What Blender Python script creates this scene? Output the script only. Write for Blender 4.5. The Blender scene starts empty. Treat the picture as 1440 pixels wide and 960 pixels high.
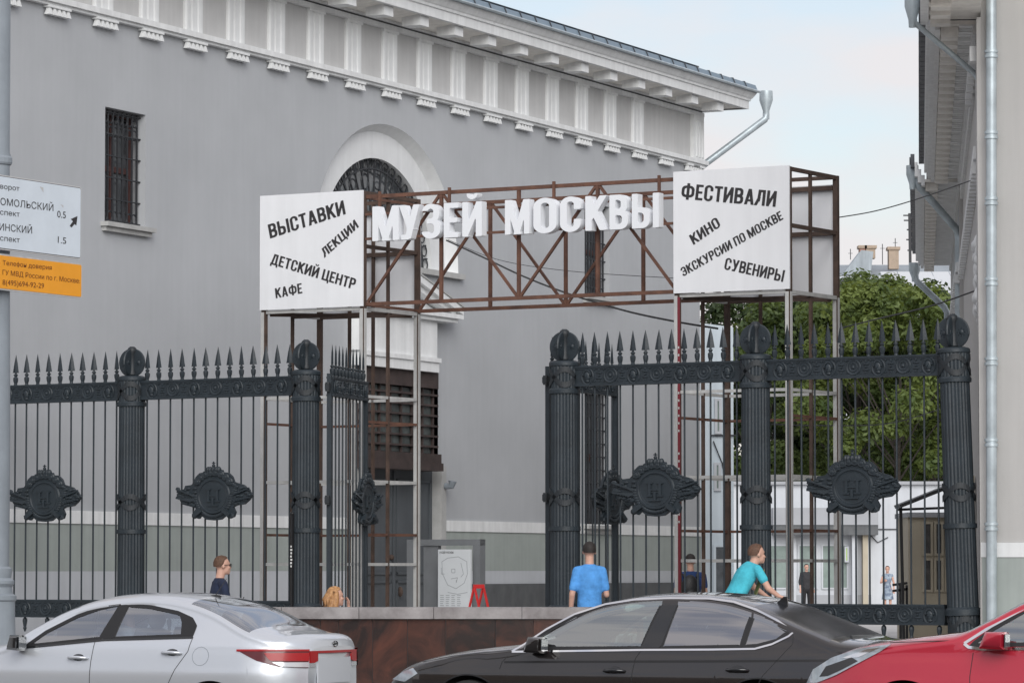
import bpy, bmesh, math, random
from math import sin, cos, pi, radians, sqrt, atan2
from mathutils import Vector, Matrix, geometry
random.seed(7)
S = bpy.context.scene
COL = S.collection
PI = pi
# ------------------------------------------------------------------ camera
F = 5500.0
PITCH = math.atan(320.0 / F)
CZ = 1.69
cam_d = bpy.data.cameras.new('camera')
cam = bpy.data.objects.new('camera', cam_d)
COL.objects.link(cam)
cam.location = (0, 0, CZ)
cam.rotation_euler = (PI / 2 + PITCH, 0, 0)
cam_d.sensor_width = 36
cam_d.lens = F / 1440 * 36
cam_d.clip_start = 0.5
cam_d.clip_end = 5000
S.camera = cam
# ------------------------------------------------------------------ sky, sun, exposure
SUN_EL, SUN_AZ = radians(26), radians(172)      # azimuth clockwise from +Y (behind the camera, to the left)
w = bpy.data.worlds.new('World'); S.world = w; w.use_nodes = True
nt = w.node_tree; N = nt.nodes; Lk = nt.links
bg = N['Background']; bg.inputs['Strength'].default_value = 0.1
sky = N.new('ShaderNodeTexSky'); sky.sky_type = 'NISHITA'; sky.sun_disc = False
sky.sun_elevation = SUN_EL; sky.sun_rotation = SUN_AZ; sky.air_density = 1.2; sky.dust_density = .6; sky.ozone_density = 3.5
tc = N.new('ShaderNodeTexCoord'); mp = N.new('ShaderNodeMapping'); mp.inputs['Scale'].default_value = (1.0, 1.0, 2.6)
Lk.new(tc.outputs['Generated'], mp.inputs['Vector'])
nz = N.new('ShaderNodeTexNoise'); nz.inputs['Scale'].default_value = 9.0; nz.inputs['Detail'].default_value = 7; nz.inputs['Roughness'].default_value = 0.5
Lk.new(mp.outputs[0], nz.inputs['Vector'])
cr = N.new('ShaderNodeValToRGB'); cr.color_ramp.elements[0].position = 0.40; cr.color_ramp.elements[0].color = (.50, .50, .50, 1)
cr.color_ramp.elements[1].position = 0.57; cr.color_ramp.elements[1].color = (.92, .92, .92, 1)
Lk.new(nz.outputs['Fac'], cr.inputs['Fac'])
mx = N.new('ShaderNodeMixRGB'); mx.inputs[2].default_value = (6.3, 5.98, 6.05, 1)
Lk.new(cr.outputs['Color'], mx.inputs['Fac']); Lk.new(sky.outputs[0], mx.inputs[1])
Lk.new(mx.outputs[0], bg.inputs['Color'])
sl = bpy.data.lights.new('sun', 'SUN'); sl.energy = 1.9; sl.angle = radians(45); sl.color = (1, .985, .955)
so = bpy.data.objects.new('sun', sl); COL.objects.link(so)
sd = Vector((sin(SUN_AZ) * cos(SUN_EL), cos(SUN_AZ) * cos(SUN_EL), sin(SUN_EL)))
so.rotation_euler = sd.to_track_quat('Z', 'Y').to_euler()
S.view_settings.view_transform = 'Standard'
S.view_settings.look = 'None'
S.view_settings.exposure = 0.45
S.view_settings.gamma = 1
S.view_settings.use_curve_mapping = False

# ------------------------------------------------------------------ materials
def mat(name, c, rough=.6, metal=0, var=0.0, vs=6.0, streak=0.0, bump=0.0, bs=60.0, coat=0, spec=.5, c2=None, lo=.35, hi=.65, tint=None):
    m = bpy.data.materials.new(name); m.use_nodes = True
    t = m.node_tree; n = t.nodes; l = t.links
    p = n['Principled BSDF']
    p.inputs['Base Color'].default_value = (*c, 1)
    p.inputs['Roughness'].default_value = rough; p.inputs['Metallic'].default_value = metal
    p.inputs['Coat Weight'].default_value = coat; p.inputs['Coat Roughness'].default_value = .04
    p.inputs['Specular IOR Level'].default_value = spec
    g = n.new('ShaderNodeTexCoord')
    if var or c2:
        a = n.new('ShaderNodeTexNoise'); a.inputs['Scale'].default_value = vs; a.inputs['Detail'].default_value = 8; a.inputs['Roughness'].default_value = .62
        l.new(g.outputs['Object'], a.inputs['Vector'])
        r = n.new('ShaderNodeValToRGB'); r.color_ramp.elements[0].position = lo; r.color_ramp.elements[1].position = hi
        d = c2 if c2 else tuple(x * (1 - var) for x in c)
        u = c if c2 else tuple(min(1, x * (1 + var)) for x in c)
        r.color_ramp.elements[0].color = (*d, 1); r.color_ramp.elements[1].color = (*u, 1)
        l.new(a.outputs['Fac'], r.inputs['Fac']); outc = r.outputs['Color']
        if streak:
            mm = n.new('ShaderNodeMapping'); mm.inputs['Scale'].default_value = (5, 5, .35)
            l.new(g.outputs['Object'], mm.inputs['Vector'])
            b = n.new('ShaderNodeTexNoise'); b.inputs['Scale'].default_value = 1.6; b.inputs['Detail'].default_value = 6
            l.new(mm.outputs[0], b.inputs['Vector'])
            rr = n.new('ShaderNodeMapRange'); rr.inputs['From Min'].default_value = .3; rr.inputs['From Max'].default_value = .7
            rr.inputs['To Min'].default_value = 1 - streak; rr.inputs['To Max'].default_value = 1 + streak * .4
            l.new(b.outputs['Fac'], rr.inputs['Value'])
            mu = n.new('ShaderNodeVectorMath'); mu.operation = 'SCALE'
            l.new(outc, mu.inputs[0]); l.new(rr.outputs[0], mu.inputs['Scale']); outc = mu.outputs[0]
        l.new(outc, p.inputs['Base Color'])
    if bump:
        a = n.new('ShaderNodeTexNoise'); a.inputs['Scale'].default_value = bs; a.inputs['Detail'].default_value = 5
        l.new(g.outputs['Object'], a.inputs['Vector'])
        b = n.new('ShaderNodeBump'); b.inputs['Strength'].default_value = bump; b.inputs['Distance'].default_value = .02
        l.new(a.outputs['Fac'], b.inputs['Height']); l.new(b.outputs[0], p.inputs['Normal'])
    return m

def glassmat(name, tint, refl=.5, rough=.015):
    m = bpy.data.materials.new(name); m.use_nodes = True
    t = m.node_tree; n = t.nodes; l = t.links; n.clear()
    o = n.new('ShaderNodeOutputMaterial'); mix = n.new('ShaderNodeMixShader'); tr = n.new('ShaderNodeBsdfTransparent'); gl = n.new('ShaderNodeBsdfGlossy')
    fr = n.new('ShaderNodeFresnel'); fr.inputs['IOR'].default_value = 1.5
    mr = n.new('ShaderNodeMapRange'); mr.inputs['From Min'].default_value = 0; mr.inputs['From Max'].default_value = 1
    mr.inputs['To Min'].default_value = refl; mr.inputs['To Max'].default_value = 1
    l.new(fr.outputs[0], mr.inputs['Value']); l.new(mr.outputs[0], mix.inputs['Fac'])
    tr.inputs['Color'].default_value = (*tint, 1); gl.inputs['Color'].default_value = (min(1, tint[0] * .3 + .7), min(1, tint[1] * .3 + .7), min(1, tint[2] * .3 + .72), 1); gl.inputs['Roughness'].default_value = rough
    l.new(tr.outputs[0], mix.inputs[1]); l.new(gl.outputs[0], mix.inputs[2]); l.new(mix.outputs[0], o.inputs['Surface'])
    return m

M = {}
M['stucco'] = mat('grey_stucco', (.425, .438, .455), .9, var=.055, vs=.4, streak=.028, bump=.15, bs=90)
M['frieze'] = mat('frieze_stucco', (.55, .548, .542), .9, var=.05, vs=1.5, streak=.07, bump=.15, bs=90)
M['stucco_r'] = mat('pale_stucco', (.49, .48, .465), .9, var=.03, vs=.7, streak=.05, bump=.15, bs=90)
M['trim'] = mat('white_trim', (.76, .77, .77), .85, var=.04, vs=3, streak=.1, bump=.12, bs=60)
M['niche'] = mat('niche_white', (.70, .71, .715), .85, var=.04, vs=2, streak=.06)
M['soffit'] = mat('soffit_plaster', (.80, .775, .73), .9, var=.10, vs=5, bump=.4, bs=14)
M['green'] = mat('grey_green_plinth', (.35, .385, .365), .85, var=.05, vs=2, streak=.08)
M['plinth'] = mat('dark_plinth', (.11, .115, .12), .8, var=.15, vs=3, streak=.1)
M['roof'] = mat('blue_grey_roof_sheet', (.20, .27, .33), .45, metal=.3, var=.18, vs=.9)
M['roofdark'] = mat('dark_roof_edge', (.055, .06, .07), .5, metal=.3, var=.3, vs=3)
M['zinc'] = mat('galvanised_zinc', (.46, .52, .55), .45, metal=.45, var=.15, vs=4)
M['iron'] = mat('slate_iron_paint', (.021, .029, .036), .48, spec=.45, var=.18, vs=4, bump=.15, bs=40)
M['iron2'] = mat('dark_iron', (.015, .019, .023), .55, var=.3, vs=12)
M['rust'] = mat('rusty_steel', (.16, .075, .048), .75, c2=(.085, .042, .03), vs=5, bump=.3, bs=50)
M['rustdark'] = mat('dark_brown_steel', (.095, .06, .045), .75, c2=(.05, .033, .026), vs=5)
M['wsteel'] = mat('white_painted_steel', (.47, .47, .46), .5, var=.08, vs=6, streak=.15)
M['panel'] = mat('white_sign_panel', (.78, .79, .81), .35, var=.02, vs=1.5, streak=.04, bump=.12, bs=2.2)
M['letter'] = mat('white_acrylic_letter', (.80, .82, .85), .35)
M['ink'] = mat('black_print', (.028, .026, .028), .6)
M['redtape'] = mat('red_tape', (.17, .02, .03), .5)
M['black'] = mat('black', (.012, .012, .013), .5)
M['blackgloss'] = mat('black_gloss', (.015, .016, .018), .15, coat=.5)
M['window'] = mat('dark_window_glass', (.10, .11, .12), .12, var=.4, vs=2.5, spec=.8)
M['grille'] = mat('window_grille_iron', (.022, .024, .028), .6)
M['redframe'] = mat('brown_red_frame', (.09, .035, .03), .6)
M['sill'] = mat('sill_stone', (.42, .42, .41), .8, var=.1, vs=4)
M['door'] = mat('slate_door_paint', (.085, .095, .105), .55, var=.12, vs=1.2, streak=.1)
M['doorgrille'] = mat('brown_iron_louvre', (.05, .035, .032), .7, var=.3, vs=4)
M['doorglass'] = mat('murky_door_glass', (.085, .10, .098), .25, var=.35, vs=3, streak=.2)
M['frame'] = mat('grey_portal_frame', (.19, .20, .21), .6, var=.08, vs=3)
M['asphalt'] = mat('asphalt', (.085, .085, .087), .9, var=.2, vs=8, bump=.5, bs=200)
M['paving'] = mat('paving', (.45, .44, .425), .85, var=.12, vs=1.2, bump=.2, bs=30)
M['kerb'] = mat('kerb_granite', (.3, .29, .28), .8, var=.12, vs=9)
M['mark'] = mat('road_paint', (.7, .7, .68), .7, var=.1, vs=6)
M['cap'] = mat('polished_grey_granite', (.17, .155, .155), .3, c2=(.36, .34, .34), vs=2.3, lo=.3, hi=.62)
M['signwhite'] = mat('sign_white_sheet', (.62, .68, .74), .4, var=.04, vs=3)
M['signyellow'] = mat('sign_orange_sheet', (.80, .33, .02), .45, var=.04, vs=3)
M['signedge'] = mat('sign_edge', (.5, .5, .5), .5)
M['brownink'] = mat('brown_print', (.16, .04, .01), .6)
M['pole'] = mat('grey_pole_paint', (.24, .27, .30), .5, var=.08, vs=3, streak=.1)
M['poster'] = mat('poster_paper', (.66, .69, .71), .6, var=.03, vs=3)
M['posterink'] = mat('poster_grey_print', (.36, .38, .40), .6)
M['red'] = mat('red_plastic', (.55, .03, .03), .4)
M['bwhite'] = mat('whitewashed_wall', (.52, .54, .57), .85, var=.06, vs=.6, streak=.05)
M['bblue'] = mat('pale_blue_wall', (.58, .65, .70), .85, var=.06, vs=.6, streak=.1)
M['bgrey'] = mat('grey_fascia', (.33, .34, .36), .7, var=.06, vs=1)
M['beige'] = mat('beige_cabin_paint', (.44, .39, .30), .7, var=.06, vs=2, streak=.08)
M['brick'] = mat('chimney_brick', (.32, .17, .13), .9, c2=(.40, .24, .19), vs=6)
M['tan'] = mat('tan_chimney', (.38, .30, .23), .9, var=.12, vs=4)
M['farroof'] = mat('grey_tin_roof', (.30, .34, .37), .5, var=.12, vs=.8, streak=.2)
M['bark'] = mat('bark', (.04, .033, .028), .9, var=.3, vs=6)
M['glassg'] = mat('shop_window_glass', (.22, .27, .25), .1, var=.2, vs=1.2, spec=.8)
M['foam'] = mat('skin_light', (.62, .36, .27), .5)
M['rubber'] = mat('tyre_rubber', (.02, .02, .02), .8)
M['rim'] = mat('alloy_rim', (.5, .5, .52), .3, metal=.9)
M['chrome'] = mat('chrome', (.85, .85, .86), .12, metal=1)
M['silver'] = mat('silver_car_paint', (.64, .67, .71), .32, metal=.55, coat=1)
M['grey'] = mat('dark_grey_car_paint', (.035, .031, .030), .16, metal=.5, coat=1)
M['redpaint'] = mat('red_car_paint', (.50, .02, .045), .34, metal=.3, coat=1)
M['interior'] = mat('car_interior', (.05, .05, .053), .8)
M['seat'] = mat('car_seat_cloth', (.13, .13, .135), .9)
M['seatlight'] = mat('car_lining_light', (.25, .26, .26), .9)
M['lampred'] = mat('tail_lamp_red', (.36, .005, .008), .3, coat=.15)
M['lamppale'] = mat('lamp_reflector', (.62, .62, .64), .15, metal=.5, coat=1)
M['lampdark'] = mat('lamp_smoked_lens', (.10, .01, .015), .2, coat=.3)
M['headlamp'] = mat('head_lamp_lens', (.42, .46, .50), .1, metal=.35, coat=1, var=.2, vs=9)
M['glass_light'] = glassmat('clear_car_glass', (.82, .91, .96), .36)
M['glass_green'] = glassmat('green_tinted_glass', (.78, .93, .85), .34)
M['glass_dark'] = glassmat('privacy_car_glass', (.16, .17, .18), .45)
M['glass_rear'] = glassmat('rear_window_glass', (.10, .105, .11), .30, .16)
M['glass_back'] = glassmat('sedan_rear_glass', (.6, .72, .8), .36, .05)
def cloth(name, c): return mat(name, c, .85, var=.16, vs=9, bump=1.0, bs=11)
def foliage(name, c, c2):
    m = mat(name, c, .6, c2=c2, vs=.9, lo=.38, hi=.62)
    t = m.node_tree; p = t.nodes['Principled BSDF']
    tr = t.nodes.new('ShaderNodeBsdfTranslucent'); tr.inputs['Color'].default_value = (c[0] * 1.6, c[1] * 1.5, c[2], 1)
    ms = t.nodes.new('ShaderNodeMixShader'); ms.inputs[0].default_value = .35
    o = t.nodes['Material Output']; t.links.new(p.outputs[0], ms.inputs[1]); t.links.new(tr.outputs[0], ms.inputs[2]); t.links.new(ms.outputs[0], o.inputs['Surface'])
    return m
def granite():
    m = mat('red_black_granite', (.13, .048, .032), .18, c2=(.022, .015, .014), vs=1.7, lo=.38, hi=.82)
    t = m.node_tree; n = t.nodes
    for a in n:
        if a.type == 'TEX_NOISE': a.inputs['Distortion'].default_value = 1.6; a.inputs['Detail'].default_value = 10
    oi = n.new('ShaderNodeObjectInfo'); g = [a for a in n if a.type == 'TEX_COORD'][0]
    ad = n.new('ShaderNodeVectorMath'); ad.operation = 'MULTIPLY_ADD'
    sc = n.new('ShaderNodeVectorMath'); sc.operation = 'SCALE'; sc.inputs[0].default_value = (17, 9, 5)
    t.links.new(oi.outputs['Random'], sc.inputs['Scale'])
    ad2 = n.new('ShaderNodeVectorMath'); ad2.operation = 'ADD'
    t.links.new(g.outputs['Object'], ad2.inputs[0]); t.links.new(sc.outputs[0], ad2.inputs[1])
    for a in n:
        if a.type == 'TEX_NOISE': t.links.new(ad2.outputs[0], a.inputs['Vector'])
    n.remove(ad)
    return m
M['granite'] = granite()

# ------------------------------------------------------------------ object helpers
def tag(o, label=None, cat=None, group=None, kind=None):
    if label: o['label'] = label
    if cat: o['category'] = cat
    if group: o['group'] = group
    if kind: o['kind'] = kind
    return o
def thing(name, label, cat, loc=(0, 0, 0), rz=0, group=None):
    o = bpy.data.objects.new(name, None); COL.objects.link(o); o.empty_display_size = .2
    o.location = loc; o.rotation_euler = (0, 0, rz)
    return tag(o, label, cat, group)
def link(name, me, parent=None, loc=None, label=None, kind=None):
    o = bpy.data.objects.new(name, me); COL.objects.link(o)
    if parent: o.parent = parent
    if loc is not None: o.location = loc
    if label: o['label'] = label
    if kind: o['kind'] = kind
    return o
def kids(o): return [c for c in bpy.data.objects if c.parent == o]
CH = {}
def copy_tree(o, parent=None):
    c = o.copy(); COL.objects.link(c); c.parent = parent
    for ch in kids(o): copy_tree(ch, c)
    return c

class MB:
    def __init__(s): s.v = []; s.f = []; s.mi = []; s.cur = 0
    def add(s, vs, fs):
        b = len(s.v); s.v += [tuple(p) for p in vs]; s.f += [tuple(i + b for i in f) for f in fs]; s.mi += [s.cur] * len(fs)
    def box(s, x0, x1, y0, y1, z0, z1):
        s.add([(x0, y0, z0), (x1, y0, z0), (x1, y1, z0), (x0, y1, z0), (x0, y0, z1), (x1, y0, z1), (x1, y1, z1), (x0, y1, z1)],
              [(0, 3, 2, 1), (4, 5, 6, 7), (0, 1, 5, 4), (1, 2, 6, 5), (2, 3, 7, 6), (3, 0, 4, 7)])
        return s
    def bar(s, a, b, w=.05, d=None, up=(0, 0, 1)):
        a = Vector(a); b = Vector(b); d = d or w; t = (b - a).normalized(); u = Vector(up)
        if abs(t.dot(u)) > .98: u = Vector((0, 1, 0))
        sx = t.cross(u).normalized(); sy = sx.cross(t).normalized()
        vs = []
        for p in (a, b):
            for i, j in ((-1, -1), (1, -1), (1, 1), (-1, 1)): vs.append(p + sx * i * w / 2 + sy * j * d / 2)
        s.add(vs, [(0, 1, 2, 3), (7, 6, 5, 4), (0, 4, 5, 1), (1, 5, 6, 2), (2, 6, 7, 3), (3, 7, 4, 0)]); return s
    def tube(s, pts, r, n=8, cap=True):
        pts = [Vector(p) for p in pts]; rs = r if isinstance(r, (list, tuple)) else [r] * len(pts)
        rings = []
        ref = Vector((0, 0, 1))
        for i, p in enumerate(pts):
            t = (pts[min(i + 1, len(pts) - 1)] - pts[max(i - 1, 0)]).normalized()
            if abs(t.dot(ref)) > .95: ref = Vector((0, 1, 0)) if abs(t.y) < .9 else Vector((1, 0, 0))
            a = t.cross(ref).normalized(); b = a.cross(t).normalized()
            rings.append([p + (a * cos(k * 2 * PI / n) + b * sin(k * 2 * PI / n)) * rs[i] for k in range(n)])
        s.loft(rings, cap); return s
    def loft(s, rings, cap=True, closed=True):
        n = len(rings[0]); vs = [p for r in rings for p in r]; fs = []
        for i in range(len(rings) - 1):
            for k in range(n if closed else n - 1):
                k2 = (k + 1) % n
                fs.append((i * n + k, i * n + k2, (i + 1) * n + k2, (i + 1) * n + k))
        if cap and closed: fs.append(tuple(range(n))[::-1]); fs.append(tuple((len(rings) - 1) * n + k for k in range(n)))
        s.add(vs, fs); return s
    def lathe(s, prof, c=(0, 0, 0), n=16, axis='z'):
        rings = []
        for r, z in prof:
            rr = max(r, 1e-4)
            if axis == 'z': rings.append([(c[0] + rr * cos(k * 2 * PI / n), c[1] + rr * sin(k * 2 * PI / n), c[2] + z) for k in range(n)])
            else: rings.append([(c[0] + rr * cos(k * 2 * PI / n), c[1] + z, c[2] + rr * sin(k * 2 * PI / n)) for k in range(n)])
        s.loft(rings); return s
    def ell(s, c, r, n=12, m=8):
        rings = []
        for i in range(m + 1):
            a = -PI / 2 + PI * i / m; ca = max(cos(a), 1e-3)
            rings.append([(c[0] + r[0] * ca * cos(k * 2 * PI / n), c[1] + r[1] * ca * sin(k * 2 * PI / n), c[2] + r[2] * sin(a)) for k in range(n)])
        s.loft(rings); return s
    def torus(s, c, R, r, n=20, m=6, axis='y', sz=1.0):
        rings = []
        for i in range(n):
            a = 2 * PI * i / n
            rg = []
            for k in range(m):
                b = 2 * PI * k / m; q = R + r * cos(b)
                if axis == 'y': rg.append((c[0] + q * cos(a), c[1] + r * sin(b), c[2] + q * sin(a) * sz))
                else: rg.append((c[0] + q * cos(a), c[1] + q * sin(a), c[2] + r * sin(b)))
            rings.append(rg)
        rings.append(rings[0]); s.loft(rings, cap=False); return s
    def prism(s, poly, y0, y1):          # polygon in x,z pushed along y
        n = len(poly); vs = [(x, y0, z) for x, z in poly] + [(x, y1, z) for x, z in poly]
        tri = geometry.tessellate_polygon([[Vector((x, z, 0)) for x, z in poly]])
        fs = [tuple(t) for t in tri] + [tuple(i + n for i in t[::-1]) for t in tri]
        fs += [(i, (i + 1) % n, (i + 1) % n + n, i + n) for i in range(n)]
        s.add(vs, fs); return s
    def mesh(s, name, mats, smooth=False, recalc=True):
        me = bpy.data.meshes.new(name); me.from_pydata(s.v, [], s.f)
        for m in (mats if isinstance(mats, (list, tuple)) else [mats]): me.materials.append(m)
        if s.cur: me.polygons.foreach_set('material_index', s.mi)
        if recalc:
            bm = bmesh.new(); bm.from_mesh(me); bmesh.ops.recalc_face_normals(bm, faces=bm.faces); bm.to_mesh(me); bm.free()
        if smooth:
            me.polygons.foreach_set('use_smooth', [True] * len(me.polygons))
            me.set_sharp_from_angle(angle=radians(smooth if smooth is not True else 40))
        me.update(); return me
    def build(s, name, mats, parent=None, loc=None, smooth=False, label=None, kind=None):
        return link(name, s.mesh(name, mats, smooth), parent, loc, label, kind)

class Frame:                              # a vertical plane's own axes: x along it, y away from the street, z up (world height)
    def __init__(s, ox, oy, phi):
        s.o = Vector((ox, oy)); s.phi = phi; s.u = Vector((cos(phi), sin(phi))); s.n = Vector((-sin(phi), cos(phi)))
    def px(s, px, py, yoff=0.0):
        cx = (px - 720) / F; cy = (480 - py) / F
        d = Vector((cx, cos(PITCH) - cy * sin(PITCH))); dz = sin(PITCH) + cy * cos(PITCH)
        o = s.o + s.n * yoff
        t = o.dot(s.n) / d.dot(s.n)
        p = d * t
        return (p - s.o).dot(s.u), CZ + dz * t
    def world(s, x, y, z):
        p = s.o + s.u * x + s.n * y; return Vector((p.x, p.y, z))
def P(px, py, Y):                         # point seen at a pixel, Y metres away
    cx = (px - 720) / F; cy = (480 - py) / F
    t = Y / (cos(PITCH) - cy * sin(PITCH))
    return Vector((cx * t, Y, CZ + t * (sin(PITCH) + cy * cos(PITCH))))

_tc = {}
def text_mesh(txt, width, height, depth, matl, off=.012, name='lettering'):
    cu = bpy.data.curves.new('t', 'FONT'); cu.body = txt; cu.size = 1; cu.offset = off; cu.resolution_u = 4
    ob = bpy.data.objects.new('t', cu); COL.objects.link(ob)
    dg = bpy.context.evaluated_depsgraph_get(); me0 = ob.evaluated_get(dg).to_mesh()
    vs = [v.co.copy() for v in me0.vertices]; fs = [tuple(p.vertices) for p in me0.polygons]
    ob.evaluated_get(dg).to_mesh_clear(); bpy.data.objects.remove(ob); bpy.data.curves.remove(cu)
    x0 = min(v.x for v in vs); x1 = max(v.x for v in vs)
    # cap height of the built-in font measured once
    if 'cap' not in _tc:
        _tc['cap'] = None
        c2 = bpy.data.curves.new('t', 'FONT'); c2.body = 'Н'; c2.size = 1; c2.offset = off
        o2 = bpy.data.objects.new('t', c2); COL.objects.link(o2); dg = bpy.context.evaluated_depsgraph_get(); m2 = o2.evaluated_get(dg).to_mesh()
        _tc['cap'] = (min(v.co.y for v in m2.vertices), max(v.co.y for v in m2.vertices))
        o2.evaluated_get(dg).to_mesh_clear(); bpy.data.objects.remove(o2); bpy.data.curves.remove(c2)
    c0, c1 = _tc['cap']
    sy = height / (c1 - c0); sx = width / (x1 - x0) if width else sy
    vs = [((v.x - x0) * sx, (v.y - c0) * sy) for v in vs]
    mb = MB(); n = len(vs)
    mb.v = [(x, -depth, z) for x, z in vs]; mb.f = list(fs)
    if depth > .004:
        ec = {}
        for f in fs:
            for i in range(len(f)):
                e = (f[i], f[(i + 1) % len(f)]); ec[e] = 1
        mb.v += [(x, 0, z) for x, z in vs]
        mb.f += [tuple(i + n for i in f[::-1]) for f in fs]
        for (a, b) in list(ec):
            if (b, a) not in ec: mb.f.append((b, a, a + n, b + n))
    mb.mi = [0] * len(mb.f)
    return mb.mesh(name, matl, recalc=True)
def word(txt, p0, p1, h, depth, matl, parent, y=0, off=.012, label=None, name='lettering'):   # baseline p0->p1 in local x,z
    L = sqrt((p1[0] - p0[0]) ** 2 + (p1[1] - p0[1]) ** 2); a = atan2(p1[1] - p0[1], p1[0] - p0[0])
    o = link(name, text_mesh(txt, L, h, depth, matl, off, name), parent, (p0[0], y, p0[1]), label)
    o.rotation_euler = (0, -a, 0); return o


# ---- bold condensed capitals drawn as strokes, outlined by marching squares
import numpy as np
SV, SH = .165, .15
def _fields(ch, X, Y):
    BIG = 9.0
    def bx(x0, x1, y0, y1): return np.maximum(np.maximum(x0 - X, X - x1), np.maximum(y0 - Y, Y - y1))
    def rb(x0, x1, y0, y1, r):
        cx, cy, hx, hy = (x0 + x1) / 2, (y0 + y1) / 2, (x1 - x0) / 2, (y1 - y0) / 2
        r = min(r, hx, hy); qx = np.abs(X - cx) - hx + r; qy = np.abs(Y - cy) - hy + r
        return np.sqrt(np.maximum(qx, 0) ** 2 + np.maximum(qy, 0) ** 2) + np.minimum(np.maximum(qx, qy), 0) - r
    def dg(x0, y0, x1, y1, t, ya=0.0, yb=1.0):
        L = math.hypot(x1 - x0, y1 - y0); nx, ny = -(y1 - y0) / L, (x1 - x0) / L
        return np.maximum(np.abs((X - x0) * nx + (Y - y0) * ny) - t / 2, np.maximum(ya - Y, Y - yb))
    U = lambda *a: np.minimum.reduce(a); D_ = lambda a, b: np.maximum(a, -b)
    v, h = SV, SH
    def ring(x0, x1, y0, y1, R=.24): return D_(rb(x0, x1, y0, y1, R), rb(x0 + v, x1 - v, y0 + h * .95, y1 - h * .95, R - .12))
    def bowl(x1, y0, y1): return np.maximum(D_(rb(-.4, x1, y0, y1, .21), rb(-.4 + v, x1 - v, y0 + h, y1 - h, .10)), v * .5 - X)
    if ch == 'А': return .56, U(dg(.09, 0, .28, 1.04, v), dg(.47, 0, .28, 1.04, v), bx(.14, .42, .20, .33)), 0
    if ch == 'Б': return .5, U(bx(0, v, 0, 1), bx(0, .46, 1 - h, 1), bowl(.5, 0, .60)), 0
    if ch == 'В': return .5, U(bx(0, v, 0, 1), bowl(.485, .44, 1), bowl(.51, 0, .56)), 0
    if ch == 'Д': return .6, U(bx(.15, .53, 1 - h, 1), bx(.53 - v, .53, 0, 1), dg(.11, 0, .235, .95, v * .95), bx(0, .62, 0, h), bx(0, .13, -.17, h), bx(.49, .62, -.17, h)), 0
    if ch == 'Е': return .42, U(bx(0, v, 0, 1), bx(0, .42, 1 - h, 1), bx(0, .42, 0, h), bx(0, .38, .43, .57)), 0
    if ch in 'ЗЭ':
        if ch == 'З':
            up = D_(ring(.0, .48, .43, 1), bx(-.2, .24, .5, .80)); lo = D_(ring(-.01, .51, 0, .57), bx(-.2, .25, .20, .50)); g_ = D_(U(up, lo), bx(-.2, .15, .35, .66))
            return .5, U(g_, bx(.14, .30, .43, .57)), 0
        return .5, U(D_(ring(0, .5, 0, 1), bx(-.2, .22, .30, .70)), bx(.12, .44, .43, .57)), 0
    if ch in 'ИЙ':
        f = U(bx(0, v, 0, 1), bx(.54 - v, .54, 0, 1), np.maximum(dg(.10, .08, .44, .92, v * .92), bx(0, .54, 0, 1)))
        if ch == 'Й': f = U(f, np.maximum(D_(rb(.12, .42, 1.07, 1.40, .15), rb(.21, .33, 1.16, 1.5, .06)), Y - 1.24))
        return .54, f, 0
    if ch == 'К': return .52, U(bx(0, v, 0, 1), np.maximum(dg(.12, .38, .46, 1.0, v), .05 - X), np.maximum(dg(.20, .62, .46, 0, v), .10 - X)), 0
    if ch == 'Л': return .54, U(bx(.14, .54, 1 - h, 1), bx(.54 - v, .54, 0, 1), dg(.21, 1, .17, .3, v, .25, 1), dg(.18, .45, .02, .02, v, 0, .5)), 0
    if ch == 'М': return .70, U(bx(0, v * .95, 0, 1), bx(.70 - v * .95, .70, 0, 1), dg(.09, 1, .35, .08, v, 0, 1), dg(.61, 1, .35, .08, v, 0, 1)), 0
    if ch == 'Н': return .53, U(bx(0, v, 0, 1), bx(.53 - v, .53, 0, 1), bx(0, .53, .43, .575)), 0
    if ch == 'О': return .52, ring(0, .52, -.012, 1.012, .26), 0
    if ch == 'П': return .53, U(bx(0, v, 0, 1), bx(.53 - v, .53, 0, 1), bx(0, .53, 1 - h, 1)), 0
    if ch == 'Р': return .49, U(bx(0, v, 0, 1), bowl(.49, .38, 1)), 0
    if ch == 'С': return .5, D_(ring(0, .5, -.012, 1.012, .25), bx(.28, .8, .36, .64)), 0
    if ch == 'Т': return .46, U(bx(.23 - v / 2, .23 + v / 2, 0, 1), bx(0, .46, 1 - h, 1)), 0
    if ch == 'У': return .55, U(dg(.08, 1, .30, .34, v, .30, 1), dg(.47, 1, .23, 0, v, .02, 1), np.maximum(bx(.06, .26, 0, .145), -9 + X * 0)), 0
    if ch == 'Ф': return .74, U(bx(.37 - v / 2, .37 + v / 2, -.03, 1.03), D_(rb(0, .74, .13, .87, .25), rb(v, .74 - v, .13 + h, .87 - h, .12))), 0
    if ch == 'Ц': return .56, U(bx(0, v, 0, 1), bx(.52 - v, .52, 0, 1), bx(0, .60, 0, h), bx(.48, .60, -.18, h)), 0
    if ch == 'Ы': return .74, U(bx(0, v, 0, 1), bowl(.49, 0, .60), bx(.74 - v, .74, 0, 1)), 0
    return .3, X * 0 + 1, 0
_gc = {}
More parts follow.
